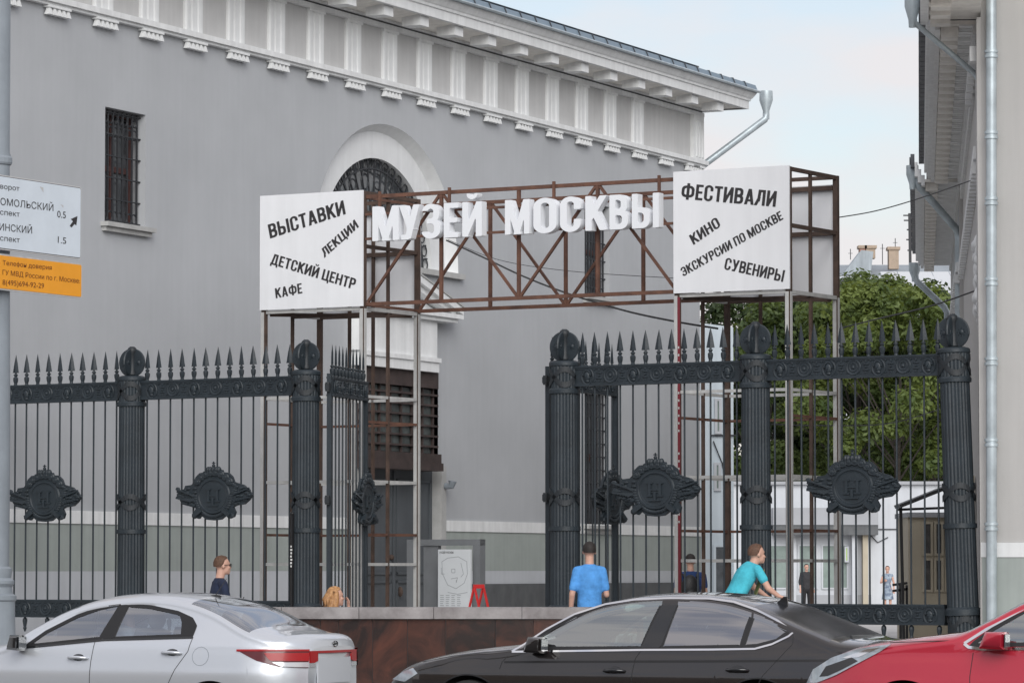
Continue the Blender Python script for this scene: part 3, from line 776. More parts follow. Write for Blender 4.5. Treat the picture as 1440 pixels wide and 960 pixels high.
# pipes
def pipe(pts, r, nm='downpipe', collars=()):
    b = MB(); b.tube([p - Vector((cor.x, cor.y, 0)) for p in pts], r, 12)
    o = b.build(nm, M['zinc'], br, smooth=50)
    for c in collars:
        q = MB(); c = c - Vector((cor.x, cor.y, 0)); q.lathe([(r + .001, -.05), (r + .018, -.045), (r + .018, -.015), (r + .004, -.01), (r + .004, .01), (r + .018, .015), (r + .018, .045), (r + .001, .05)], c, 12); q.build('collar', M['zinc'], o, smooth=50)
def fpx(x, y, yo=-.12):
    a = FRR.px(x, y, yo); return FRR.world(a[0], yo, a[1])
pipe([fpx(1394, -25), fpx(1394.5, 872), fpx(1388, 890)], .063, collars=[fpx(1394, yy) for yy in (76, 190, 283, 396, 508, 622, 740)])
def funnel(c, r=.12):
    q = MB(); q.lathe([(r * 1.05, .16), (r * 1.05, .0), (r * .55, -.16), (r * .5, -.25)], c - Vector((cor.x, cor.y, 0)), 12); q.build('pipe_funnel', M['zinc'], br, smooth=40)
Ya = cor.y + .4
f1 = P(1283, 10, Ya); funnel(f1, .09); pipe([P(1285, 16, Ya), P(1287, 33, Ya), P(1370, 103, Ya + .5), P(1376, 112, Ya + .5)], .035)
Yb = cor.y + LB + .4
f2 = P(1283, 246, Yb); funnel(f2, .10); pipe([P(1288, 250, Yb), P(1293, 263, Yb), P(1345, 322, Yb + .2), P(1348, 334, Yb + .2), P(1348, 475, Yb + .2), P(1348, 840, Yb + .2)], .065)
Yc = cor.y + LC
f3 = P(1286, 380, Yc); funnel(f3, .12); pipe([P(1287, 384, Yc), P(1289, 395, Yc), P(1328, 432, Yc), P(1332, 440, Yc), P(1333, 840, Yc)], .07)
b = MB(); b.box(6.2, 7.0, .02, .32, 2.35, 2.95); in_br(b.build('air_conditioner', M['beige'], br), FS)

# ================================================================== UNSEEN STREET FRONT ADDED BEHIND THE CAMERA FOR CAR REFLECTIONS
ob = thing('added_reflection_building', 'long tan four storey block added behind the camera to be reflected in the cars, out of frame', 'building', (0, -42, 0), PHF)
b = MB(); b.box(-110, 120, -12, 0, 0, 14.5); b.build('wall', M['tan'], ob)
b = MB(); b.box(-110.5, 120.5, -12.5, .6, 14.5, 15); b.build('roof', M['roofdark'], ob)
wb = MB().box(-.75, .75, .002, .05, 0, 1.9).mesh('window', M['window'])
for i in range(36):
    for j in range(4): link('window', wb, ob, (-60 + i * 3.6, 0, 1.6 + j * 3.3))
# ================================================================== IRON FENCE
zR1 = FR.px(925, 511)[1]; zR0 = FR.px(925, 540)[1]        # top rail
zB1 = FR.px(1250, 849)[1]; zB0 = FR.px(1250, 878)[1]      # bottom rail
def fluted(r0, r1, z0, z1, n=22, amp=.012, seg=5):
    rings = []
    for z, r in ((z0, r0), (z1, r1)):
        rings.append([((r + amp * abs(sin(n * a / 2)) - amp) * cos(a), (r + amp * abs(sin(n * a / 2)) - amp) * sin(a), z) for a in [2 * PI * k / (n * seg) for k in range(n * seg)]])
    return rings
def make_pillar():
    t = thing('fence_pillar', 'x', 'pillar')
    b = MB(); b.loft(fluted(.192, .178, G + .62, zR0 - .06)); b.build('shaft', M['iron'], t, smooth=30)
    b = MB(); b.box(-.24, .24, -.24, .24, G, G + .40); b.lathe([(.23, .40), (.235, .5), (.2, .56), (.2, .62)], (0, 0, G), 20); b.build('base', M['iron'], t)
    c = MB(); c.loft(fluted(.186, .19, zR0 - .02, zR1 + .0)); c.lathe([(.18, zR0 - .09), (.2, zR0 - .085), (.203, zR0 - .04), (.19, zR0 - .02)], (0, 0, 0), 24)
    c.lathe([(.19, 0), (.2, .012), (.2, .045), (.19, .06), (.15, .075)], (0, 0, zR1), 24)
    c.build('capital', M['iron'], t, smooth=30)
    # ribbons crossing over the rods
    for zc, hgt in ((zR0 + .12, .2), (FR.px(925, 697)[1], .16), (G + .78, .24)):
        r = MB()
        for sgn in (1, -1):
            top = []; bot = []
            for k in range(49):
                a = 2 * PI * k / 48; z = zc + sgn * hgt * .5 * sin(2 * a + .4); R = .199
                top.append((R * cos(a), R * sin(a), z + .036)); bot.append((R * cos(a), R * sin(a), z - .036))
            r.loft([bot, top, [(x * .95, y * .95, z) for x, y, z in top]], cap=False, closed=False)
        r.build('ribbon', M['iron2'], t)
    r = MB(); r.lathe([(.18, -.03), (.205, -.028), (.205, .028), (.18, .03)], (0, 0, FR.px(925, 742)[1]), 24); r.lathe([(.18, -.05), (.215, -.04), (.215, .03), (.185, .06)], (0, 0, G + .98), 24); r.build('band', M['iron'], t, smooth=40)
    # finial of crossing axe blades
    cz = zR1 + .255; R = .182
    for k in range(2):
        a = radians(6 + 90 * k)
        m_ = MB(); pr = []
        for sgn in (1, -1):
            pts = [(sgn * .03, -R * .98)] + [(sgn * (R * .12 + R * .98 * cos(q)), R * sin(q)) for q in [(-PI / 2 + .1) + (PI - .2) * i / 18 for i in range(19)]] + [(sgn * .03, R * .98)]
            m_.prism(pts, -.016, .016)
            m_.torus((sgn * R * .62, 0, 0), .066, .014, 14, 5); m_.ell((sgn * R * .62, 0, 0), (.035, .03, .04), 8, 6)
            for i in range(8):
                q = 2 * PI * i / 8; m_.ell((sgn * R * .62 + .045 * cos(q), 0, .045 * sin(q)), (.014, .026, .014), 5, 4)
            rim = [(sgn * (R * .12 + R * .98 * cos(q)), 0, R * sin(q)) for q in [(-PI / 2 + .1) + (PI - .2) * i / 18 for i in range(19)]]
            m_.tube(rim, .014, 5)
        m_.v = [(x * cos(a) - y * sin(a), x * sin(a) + y * cos(a), z + cz) for x, y, z in m_.v]
        m_.build('axe_blade', M['iron'], t, smooth=40)
    m_ = MB(); m_.lathe([(.06, -.24), (.045, -.2), (.07, -.16), (.05, -.1), (.05, .12), (.07, .16), (.06, .2), (.03, .225)], (0, 0, cz), 14); m_.build('finial_core', M['iron2'], t, smooth=40)
    return t
pil = make_pillar()
def put(o, x, y=0, tilt=0):
    p = FR.world(x, y, 0); o.location = p; o.rotation_euler = (0, tilt, PHF)
    return o
pil_px = [185, 430, 794, 1063, 1348]
pil_lab = ['dark fluted iron pillar between the two left fence bays, behind the silver car',
           'dark fluted iron pillar carrying the open left gate leaf, with a bolt rod on its front',
           'dark fluted iron pillar at the right side of the gateway, beside the man in the blue shirt',
           'dark fluted iron pillar behind the cyclist in turquoise',
           'dark fluted iron pillar leaning slightly at the right end of the fence, next to the downpipe',
           'dark fluted iron pillar at the left end of the fence behind the road sign']
PX = [FR.px(p, 650)[0] for p in pil_px]
PXL = PX[0] - (PX[1] - PX[0])
alld = []
for i, x in enumerate(PX + [PXL]):
    o = pil if i == 0 else copy_tree(pil)
    put(o, x); o['label'] = pil_lab[i]; o['group'] = 'fasces pillars of the iron fence'
    if i == 4: o.rotation_euler = (0, radians(-1.9), PHF); o.location = FR.world(x + .02, 0, 0) + Vector((.06, 0, 0))
    alld.append(o)
pil2 = alld[1]
q = MB(); q.box(-.075, -.045, -.235, -.2, G + .1, FR.px(413, 722)[1]); q.ell((-.06, -.23, FR.px(413, 722)[1]), (.035, .02, .02)); q.build('bolt_rod', M['black'], pil2)
q = MB()
for k in range(7):
    zz = FR.px(413, 797 - k * 4.6)[1]; q.box(-.072 - .004 * (k % 2), -.052 + .004 * (k % 3), -.238, -.2355, zz, zz + .024)
q.build('white_scrawl', M['mark'], pil2)

# shared fence meshes
def spike_mesh():
    m = MB(); h = .255
    m.loft([[(sx * .055, sy * .017, .175) for sx, sy in ((-1, 0), (0, -1), (1, 0), (0, 1))], [(sx * .03, sy * .014, .175 + h * .55) for sx, sy in ((-1, 0), (0, -1), (1, 0), (0, 1))], [(sx * .002, sy * .002, .175 + h) for sx, sy in ((-1, 0), (0, -1), (1, 0), (0, 1))]])
    m.lathe([(.026, 0), (.026, .012), (.022, .02), (.034, .06), (.036, .10), (.024, .115), (.018, .125), (.030, .138), (.030, .15), (.016, .158), (.014, .178)], (0, 0, 0), 8)
    return m.mesh('spearhead', M['iron'], smooth=25)
SPK = spike_mesh()
BAR = MB().lathe([(.0125, zB0 - .0), (.0125, zR0 + .03)], (0, 0, 0), 8).mesh('bar', M['iron'])
FOOT = MB().lathe([(.012, 0), (.03, -.02), (.034, -.05), (.02, -.13), (.026, -.15), (.008, -.2)], (0, 0, 0), 8).mesh('bar_foot', M['iron'])
def rosette():
    m = MB(); m.torus((0, 0, 0), .088, .016, 20, 5); m.torus((0, -.004, 0), .05, .010, 16, 5); m.ell((0, -.004, 0), (.024, .022, .024), 8, 6)
    m.lathe([(.088, .01), (.088, -.004), (.0, -.004)], (0, 0, 0), 16, 'y'); return m.mesh('rosette', M['iron'], smooth=40)
def facer():
    m = MB(); m.torus((0, 0, -.008), .082, .015, 20, 5, sz=1.18); m.lathe([(.082, .01), (.082, -.002), (.0, -.002)], (0, 0, 0), 16, 'y')
    m.ell((0, -.012, -.002), (.046, .028, .062), 10, 8); m.ell((0, -.038, -.008), (.009, .014, .02), 6, 5)
    m.ell((-.018, -.034, .014), (.012, .008, .006), 6, 4); m.ell((.018, -.034, .014), (.012, .008, .006), 6, 4); m.ell((0, -.034, -.036), (.018, .008, .007), 6, 4)
    for k in range(9):
        a = PI * k / 8; m.ell((.05 * cos(a), -.016, .012 + .056 * sin(a)), (.016, .02, .016), 6, 4)
    m.ell((0, -.014, -.066), (.03, .018, .022), 6, 5); return m.mesh('face_roundel', M['iron'], smooth=40)
ROS, FAC = rosette(), facer()
def rail(x0, x1, z0, z1, orn, t):
    m = MB(); m.box(x0, x1, -.035, .035, z0 + .025, z1 - .025); m.box(x0, x1, -.055, .055, z1 - .025, z1); m.box(x0, x1, -.055, .055, z0, z0 + .025)
    m.box(x0, x1, -.046, .046, z1 - .045, z1 - .0255); m.box(x0, x1, -.046, .046, z0 + .0255, z0 + .045)
    zc = (z0 + z1) / 2
    for k in range(len(orn) + 1):
        a = orn[k - 1][0] if k > 0 else orn[0][0] - (orn[1][0] - orn[0][0])
        c = orn[k][0] if k < len(orn) else orn[-1][0] + (orn[1][0] - orn[0][0])
        x = (a + c) / 2
        if x - .06 < x0 or x + .06 > x1: continue
        for s in (-1, 1):
            m.ell((x, -.036, zc + s * .035), (.05, .016, .014), 8, 4); m.ell((x - .07, -.036, zc + s * .075), (.012, .018, .012), 6, 4); m.ell((x + .07, -.036, zc + s * .075), (.012, .018, .012), 6, 4)
            m.ell((x, -.036, zc + s * .07), (.014, .016, .024), 6, 4)
        m.ell((x, -.038, zc), (.016, .02, .016), 6, 5)
    m.build('rail', M['iron'], t)
    for k, (x, f) in enumerate(orn):
        link('face_roundel' if f else 'rosette', FAC if f else ROS, t, (x, -.04, zc))
def medallion_parts(t, x, z, y=-.06, s=1.0):
    KM = 1.10
    m = MB()
    out = [(-.50, .02), (-.47, .06), (-.40, .09), (-.385, .13), (-.30, .14), (-.27, .17), (-.245, .235), (-.19, .285), (-.12, .29), (-.11, .32), (.11, .32), (.12, .29), (.19, .285), (.245, .235), (.27, .17), (.33, .15), (.40, .13), (.47, .06), (.51, .01),
           (.475, -.05), (.41, -.105), (.30, -.12), (.26, -.14), (.29, -.2), (.27, -.26), (.20, -.28), (.165, -.24), (.10, -.29), (0, -.30), (-.10, -.29), (-.165, -.24), (-.20, -.28), (-.26, -.26), (-.27, -.21), (-.24, -.15), (-.30, -.13), (-.42, -.10), (-.47, -.03)]
    m.prism([(a * s, c * s) for a, c in out], .02, -.02)
    random.seed(11)
    for sg in (-1, 1):
        for k in range(34):
            a = .23 + .25 * random.random(); w_ = .13 * (1 - (a - .2) * 1.7) + .02
            zz = .01 + (random.random() * 2 - 1) * w_
            m.ell((sg * a * s, -.025, zz * s), (.03, .022, .018), 6, 4)
        for k in range(7):                                    # laurel leaves sweeping outward
            m.bar((sg * (.24 + .03 * k) * s, -.03, (-.01 + .012 * k) * s), (sg * (.31 + .03 * k) * s, -.05, (.03 + .01 * k) * s), .022, .02)
            m.bar((sg * (.24 + .03 * k) * s, -.03, (-.03 - .0 * k) * s), (sg * (.31 + .03 * k) * s, -.05, (-.07 + .008 * k) * s), .022, .02)
        for k in range(4):
            a = radians(38 + 15 * k); m.torus((sg * .275 * cos(a) * s, -.03, .285 * sin(a) * s), .032, .017, 8, 5); m.ell((sg * .275 * cos(a) * s, -.03, .285 * sin(a) * s), (.03, .03, .03), 6, 5)
        m.bar((sg * .15 * s, -.03, -.17 * s), (sg * .245 * s, -.04, -.245 * s), .085, .05); m.ell((sg * .245 * s, -.03, -.245 * s), (.04, .03, .035), 8, 5)
    for k in range(26):
        a = PI + PI * k / 25; m.ell((.235 * cos(a) * s, -.028, .25 * sin(a) * s), (.03, .024, .022), 6, 4)
    B = m.build('medallion', M['iron'], t, (x, y, z), smooth=35); B.scale = (KM * 1.16, 1, KM)
    m = MB(); m.torus((0, -.02, 0), .205 * s, .022, 28, 6); m.torus((0, -.02, 0), .175 * s, .008, 28, 5); m.lathe([(.2 * s, 0), (.19 * s, -.024), (.0, -.03)], (0, 0, 0), 28, 'y'); m.build('shield_disc', M['iron'], B, smooth=40)
    m = MB()                                                   # monogram
    for sg in (-1, 1):
        m.box(sg * .06 - .014, sg * .06 + .014, -.048, -.03, -.06, .075); m.box(sg * .06 - .034, sg * .06 + .034, -.046, -.03, .072, .086); m.box(sg * .06 - .034, sg * .06 + .034, -.046, -.03, -.074, -.06)
    m.box(-.07, .07, -.047, -.03, -.004, .012); m.box(-.013, .013, -.047, -.03, -.11, -.03); m.box(-.07, .07, -.045, -.03, -.125, -.11); m.box(-.05, .05, -.045, -.03, -.03, -.018)
    m.build('monogram', M['iron'], B)
    m = MB(); m.box(-.085, .085, -.045, .02, .255, .28)
    for k in range(5):
        a = radians(-70 + 35 * k); m.ell((.075 * sin(a), -.02, .318), (.03, .035, .045), 8, 6)
    m.ell((0, -.02, .32), (.085, .032, .03), 10, 5); m.ell((0, -.02, .372), (.022, .02, .022), 8, 6); m.box(-.006, .006, -.026, -.014, .37, .425); m.box(-.02, .02, -.026, -.014, .398, .41)
    m.build('crown', M['iron'], B, smooth=40)
def make_bay(L, label, nb=13, med=True, foot=True):
    t = thing('fence_bay', label, 'fence', group='bays of the iron fence')
    m = .2; sp_ = (L - 2 * m - .14) / (nb - 1)
    xs = [m + .07 + k * sp_ for k in range(nb)]
    orn = [(xs[1] - sp_ * .5 + k * (xs[-1] - xs[0]) / 6.6, k % 2 == 0) for k in range(7)]
    off = (L - (orn[0][0] + orn[-1][0])) / 2; orn = [(a + off, f) for a, f in orn]
    rail(m - .02, L - m + .02, zR0, zR1, orn, t); rail(m - .02, L - m + .02, zB0, zB1, orn, t)
    for k, x in enumerate(xs):
        b_ = link('bar', BAR, t, (x, 0, 0)); s_ = link('spearhead', SPK, t, (x, 0, zR1)); s_.rotation_euler = (0, random.uniform(-.02, .02), random.uniform(-.25, .25))
        if k % 2 == 0: link('bar_foot', FOOT, t, (x, 0, zB0))
    if med: medallion_parts(t, L / 2, FR.px(925, 689)[1])
    return t
bays = [(PXL, PX[0], 'iron fence bay nearest the street sign on the left, with spearheads and crowned medallion'),
        (PX[0], PX[1], 'iron fence bay behind the man in the navy shirt, with spearheads and crowned medallion'),
        (PX[2], PX[3], 'iron fence bay right of the gateway, its medallion over a man with a backpack'),
        (PX[3], PX[4], 'iron fence bay in front of the dark trees, whose lower rail shows above the cars')]
for a, c, lab in bays:
    t = make_bay(c - a, lab); put(t, a)
# gate leaves
def make_leaf(p0, p1, lab, mx_):
    a = FR.world(p0[0], p0[1], 0); c = FR.world(p1[0], p1[1], 0); d = c - a; L = d.length
    t = thing('gate_leaf', lab, 'gate', a, atan2(d.y, d.x), 'open leaves of the iron gate')
    nb = 10; xs = [.12 + k * (L - .24) / (nb - 1) for k in range(nb)]
    orn = [(L * (k + .5) / 5, k % 2 == 0) for k in range(5)]
    dz = -.02
    rail(.03, L - .03, zR0 + dz, zR1 + dz, orn, t); rail(.03, L - .03, zB0 - .2, zB1 - .2, orn, t)
    for x in (.0, L):
        m = MB(); m.box(x - .028, x + .028, -.03, .03, zB0 - .35, zR1 + (.02 if x == 0 else -.05)); m.build('stile', M['iron'], t)
    for x in xs: link('bar', BAR, t, (x, 0, -.02)); link('spearhead', SPK, t, (x, 0, zR1 + dz))
    medallion_parts(t, L * mx_, FR.px(925, 697)[1])
    for z in (zR0 + .1, FR.px(925, 697)[1], zB0 + .1):
        m = MB(); m.box(-.12, -.029, -.03, .03, z - .04, z + .04); m.lathe([(.035, -.06), (.035, .06)], (-.08, 0, z), 8); m.build('hinge', M['iron2'], t)
la = FR.px(463, 700, .05); 
p1w = P(514, 700, 53.7); v = Vector((p1w.x, p1w.y)) - FR.o; lb = (v.dot(FR.u), v.dot(FR.n))
make_leaf((la[0], .05), lb, 'left leaf of the iron gate swung open inwards, seen almost edge on', .90)
la = FR.px(771, 700, .15)
p1w = P(866, 700, 52.2); v = Vector((p1w.x, p1w.y)) - FR.o; lb2 = (v.dot(FR.u), v.dot(FR.n))
make_leaf((la[0], .15), lb2, 'right gate leaf swung open behind the pillar by the man in the blue shirt', .88)

# ================================================================== SIGN GANTRY
ga = thing('sign_gantry', 'rusty steel truss gantry on two towers carrying big white museum letters and text panels', 'signboard', (FG.o.x, FG.o.y, 0), PHG)
xa0, za1 = FG.px(371, 275); xa1 = FG.px(513, 300)[0]; xb0 = FG.px(951, 300)[0]; xb1 = FG.px(1111, 300)[0]
zt = (FG.px(513, 268)[1] + FG.px(1111, 234)[1] + za1) / 3; zb = (FG.px(513, 433)[1] + FG.px(1111, 404)[1]) / 2
D = 1.42
T = .055
def member(a, c, m=None, w_=T, nm='steel_member', d=None): 
    b = MB(); b.bar(a, c, w_, d); return b.build(nm, m or M['rust'], ga)
def tower(x0, x1, red):
    for (x, y, wh) in ((x0, 0, 1), (x1, 0, 1), (x1, D, 1), (x0, D, 0)):
        b = MB(); b.box(x - .035, x + .035, y - .03, y + .03, G, zt - .01); b.build('post', M['rustdark'], ga)
        if wh:
            b = MB(); b.box(x - .04, x + .012, y - .036, y - .0302, G, zb - .03); b.build('post_cover', M['wsteel'], ga)
            if x == x1:
                b = MB(); b.box(x + .0352, x + .041, y - .036, y + .02, G, zb - .03); b.build('post_cover', M['wsteel'], ga)
    if red:
        b = MB(); b.box(x0 + .014, x0 + .05, -.040, -.0302, G, zb - .05); b.build('red_strip', M['redtape'], ga)
        b = MB()
        for k in range(26):
            z = G + 2.0 + k * .1
            if random.random() < .7: b.box(x0 + .022, x0 + .042, -.044, -.0403, z, z + .03)
        b.build('tape_mark', M['wsteel'], ga)
    for (x, y) in ((x0 + .55 * (x1 - x0), D), (x1, D * .45), (x0, D * .5), ((x0 + x1) / 2 - .3, D * .98)):
        b = MB(); b.box(x - .02, x + .02, y - .02, y + .02, G, zt - .05); b.build('post', M['rustdark'], ga)
    # base frame of the cube
    for y in (0, D):
        member((x0 + .04, y, zb - .03), (x1 - .04, y, zb - .03), M['wsteel'] if y == 0 else M['rustdark'], .045); member((x0 + .04, y, zt - .03), (x1 - .04, y, zt - .03), M['rustdark'], .05)
    for x in (x0, x1):
        member((x, .04, zb - .03), (x, D - .04, zb - .03), M['wsteel'], .05); member((x, .04, zt - .035), (x, D - .04, zt - .035), M['rustdark'], .05)
        member((x, .04, zb + .52 * (zt - zb)), (x, D - .04, zb + .52 * (zt - zb)), M['rustdark'], .05)
    member((x0 + .04, D - .01, zb + .52 * (zt - zb)), (x1 - .04, D - .01, zb + .52 * (zt - zb)), M['rustdark'], .06)
    member((x0 + .04, D - .01, zt - .17), (x1 - .04, D - .01, zt - .17), M['rustdark'], .06)
    member((x0 + .04, .08, zb - .06), (x1 - .04, D - .08, zb - .06), M['rustdark'], .05)
    member((x0, D * .5, zb - .055), (x1, D * .5, zb - .055), M['rustdark'], .05)
    # tower rungs
    for yy, m_, w_ in ((556, 'wsteel', .04), (592, 'rust', .035), (676, 'wsteel', .04), (751, 'rust', .035), (793, 'wsteel', .04)):
        z = FG.px((371 if x0 < 0 else 1111), yy)[1]
        z = CZ + (800 - yy) * 54.0 / F if x0 < 0 else CZ + (800 - yy + 5) * 51.6 / F
        for y in (0, D):
            if m_ == 'rust' and y == 0: continue
            member((x0 + .04, y, z), (x1 - .04, y, z), M[m_], w_)
        for x in (x0, x1): member((x, .04, z), (x, D - .04, z), M[m_], w_)
tower(xa0 + .02, xa1 - .02, False); tower(xb0 + .02, xb1 - .02, True)
def spanel(x0, x1, y, lab=None, z0=None, z1=None):
    b = MB(); b.box(x0, x1, y - .012, y + .012, z0 or zb, z1 or zt); return b.build('sign_panel', M['panel'], ga, label=lab)
pa = spanel(xa0 - .02, xa1 + .01, -.052, 'white panel listing exhibitions, lectures, children centre and cafe'); pb = spanel(xb0 - .01, xb1 + .02, -.052, 'white panel listing festivals, cinema, city tours and souvenirs')
spanel(xa0 - .0, xa1, D + .05, z1=zt - .2); spanel(xb0, xb1, D + .05, z1=zt - .12)
def gw(txt, a, c, h, par):
    p0 = FG.px(a[0], a[1], -.066); p1 = FG.px(c[0], c[1], -.066); L = sqrt((p1[0] - p0[0]) ** 2 + (p1[1] - p0[1]) ** 2)
    o = link('lettering', glyph_mesh(txt, L, h * 52.5 / F, .002, M['ink']), par, (p0[0], -.066, p0[1]), 'printed words ' + txt); o.rotation_euler = (0, -atan2(p1[1] - p0[1], p1[0] - p0[0]), 0)
hL, hR = 1.03, .985
gw('ВЫСТАВКИ', (380, 335.5), (486.5, 301), 20.5 * hL, pa); gw('ЛЕКЦИИ', (457, 362), (505, 319), 13.5 * hL, pa)
gw('ДЕТСКИЙ ЦЕНТР', (380, 371), (498, 407), 15.5 * hL, pa); gw('КАФЕ', (388, 419.5), (425.5, 412), 14.5 * hL, pa)
gw('ФЕСТИВАЛИ', (957.5, 279.5), (1090.5, 291), 22 * hR, pb); gw('КИНО', (975.5, 344.5), (1014, 318), 15.5 * hR, pb)
gw('ЭКСКУРСИИ ПО МОСКВЕ', (961, 389), (1102, 308), 13 * hR, pb); gw('СУВЕНИРЫ', (1018, 378.5), (1101, 396.5), 16.5 * hR, pb)
# box truss
nF = [FG.px(x, 330)[0] for x in (513, 619, 728, 839, 951)]
nB = [FG.px(x, 330, D)[0] for x in (590, 691, 797, 906, 1020)]
zc = zt - .09; zd = zb + .03
for y, z1, z0, ns in ((.03, zc, zd, nF), (D - .03, zc - .02, zd - .02, nB)):
    member((ns[0], y, z1), (ns[-1], y, z1), w_=.05); member((ns[0], y, z0), (ns[-1], y, z0), w_=.05)
    for x in ns[1:-1]: member((x, y + .002, z0 + .026), (x, y + .002, z1 - .026), w_=.044)
    for k in range(4):
        a = (ns[k] + .03, y + .004, z0 + .03) if k % 2 == 0 else (ns[k] + .03, y + .004, z1 - .03); c = (ns[k + 1] - .03, y + .004, z1 - .03) if k % 2 == 0 else (ns[k + 1] - .03, y + .004, z0 + .03)
        if y > 1: pass
        member(a, c, w_=.036)
for k in range(5):
    for z in (zc - .01, zd - .01): member((nF[k], .06, z), (nF[k], D - .06, z), w_=.036) if k in (0, 4) else None
zm0 = FG.px(700, 331)[1]; zm1 = FG.px(700, 276)[1]
zl = FG.px(700, 333)[1]
member((xa1 + .03, -.02, zl + .06), (xb0 - .03, -.02, zl + .06), w_=.035)
member((xa1 + .03, -.02, zl + .40), (xb0 - .03, -.02, zl + .40), w_=.035)
for x in (535, 633, 780, 928): 
    xx = FG.px(x, 300)[0]; member((xx, -.02, zl + .42), (xx, -.02, zc + .06), w_=.035)
LET = [('М', 523.5, 565), ('У', 561, 594), ('З', 593, 623), ('Е', 624, 649), ('Й', 650, 682), ('М', 710, 749), ('О', 750, 787), ('С', 787.5, 821), ('К', 823, 856), ('В', 857, 887), ('Ы', 888.5, 931)]
for ch, l_, r_ in LET:
    yb = 339.3 + (l_ - 523) * (319.5 - 339.3) / (930 - 523); yo = -.17
    a = FG.px(l_, yb, yo); c = FG.px(r_ - 4.5, yb, yo)
    me = glyph_mesh(ch, c[0] - a[0], 49 * FG.world(a[0], yo, 0).y / F, .13, M['letter'], 'letter')
    link('letter', me, ga, (a[0], yo + .13, a[1]), 'white block letter ' + ch)

# ================================================================== CABLES
def cable(pts, r, lab, nm='overhead_cable', grp=None):
    b = MB(); b.tube(smoothpath(pts, 8), r, 5); o = b.build(nm, M['black'], smooth=60); tag(o, lab, 'cable', grp); return o
cable([P(628, 338, 66), P(680, 362, 62), P(735, 388, 59), P(800, 413, 56), P(880, 437, 54), P(950, 452, 53), P(1010, 462, 52.8)], .014, 'thick black cable sagging behind the truss from the arched window to the right tower')
cable([P(630, 337, 66), P(700, 365, 64), P(800, 381, 60), P(947, 391, 54)], .005, 'hair thin wire running across the grey wall behind the museum letters')
cable([P(1178, 306, 52.9), P(1230, 297, 52), P(1290, 280, 51), P(1371, 252, 49)], .008, 'thin black wire from the right sign cube to the eaves of the right building')
cable([P(1180, 462, 53), P(1240, 447, 52), P(1310, 430, 50), P(1371, 409, 49)], .011, 'black cable crossing in front of the trees just above the fence spearheads')
cable([P(1085, 596, 56), P(1150, 598, 60), P(1250, 595, 70), P(1322, 575, 84)], .010, 'pale thin cable slung behind the fence bars in front of the trees')

# ================================================================== PARAPET
PF = Frame(0, 44.6, 0)
xl = PF.px(300, 860)[0]; xr_ = PF.px(905, 860)[0]
ztp = PF.px(600, 854)[1]; zcp = PF.px(600, 869.5)[1]
par = thing('granite_parapet', 'low parapet of red and black granite slabs with grey coping, behind the cars', 'wall', (PF.o.x, PF.o.y, 0), 0)
b = MB(); b.box(xl + .02, xr_ - .02, .03, .36, G, zcp); b.build('core', M['plinth'], par)
seams = [PF.px(x, 900)[0] for x in (300, 350, 401, 451, 476, 524, 573, 627, 697, 750, 805, 860, 905)]
for a, c in zip(seams[:-1], seams[1:]):
    q = MB(); q.box(a + .003, c - .003, -.0 + random.uniform(-.003, .003), .029, G, zcp - .003); q.build('granite_slab', M['granite'], par)
cs_ = [PF.px(x, 860)[0] for x in (296, 396, 505, 610, 734, 830, 909)]
for a, c in zip(cs_[:-1], cs_[1:]):
    q = MB(); q.box(a + .003, c - .003, -.06, .44, zcp, ztp); q.box(a + .003, c - .003, -.05, .43, ztp, ztp + .006); q.build('coping_stone', M['cap'], par)
b = MB(); b.box(xl, xl + .3, .37, 5, G, ztp - .1); b.box(xr_ - .3, xr_, .37, 5, G, ztp - .1); b.build('return_wall', M['plinth'], par)

# ================================================================== LAMP POST AND ROAD SIGNS
LY = 41.5
pp = P(-8, 600, LY)
lp = thing('lamp_post', 'grey painted steel lamp post with moulded base at the left edge', 'lamp post', (pp.x, LY, 0))
k_ = LY / F
b = MB(); b.lathe([(22.5 * k_, 3.2), (19 * k_, 6.0), (18 * k_, 9.5)], (0, 0, 0), 20); b.lathe([(20.5 * k_, 6.05), (20.5 * k_, 6.1)], (0, 0, 0), 20); b.lathe([(22.5 * k_, 1.62), (22.5 * k_, 3.2)], (0, 0, 0), 20); b.build('pole', M['pole'], lp, smooth=40)
zA = CZ - (806 - 800) * k_
b = MB(); b.lathe([(.16, G), (.3, G), (.3, G + .1), (.26, G + .2), (.235, CZ - 62 * k_), (.235, CZ - 45 * k_), (.25, CZ - 43 * k_), (.25, CZ - 37 * k_), (.21, CZ - 34 * k_), (.20, CZ - 25 * k_), (.225, CZ - 20 * k_), (.225, CZ - 16 * k_), (.19, CZ - 12 * k_), (.20, CZ - 4 * k_), (.2, CZ + 1 * k_), (.17, CZ + 4 * k_)], (0, 0, 0), 24); b.build('base', M['pole'], lp, smooth=30)
b = MB(); b.lathe([(.16, 0), (.17, .02), (.17, .07), (.16, .09)], (0, 0, P(0, 232, LY).z), 20); b.build('collar', M['pole'], lp)
SG = Frame(pp.x + .2, LY - .105, radians(62.1))
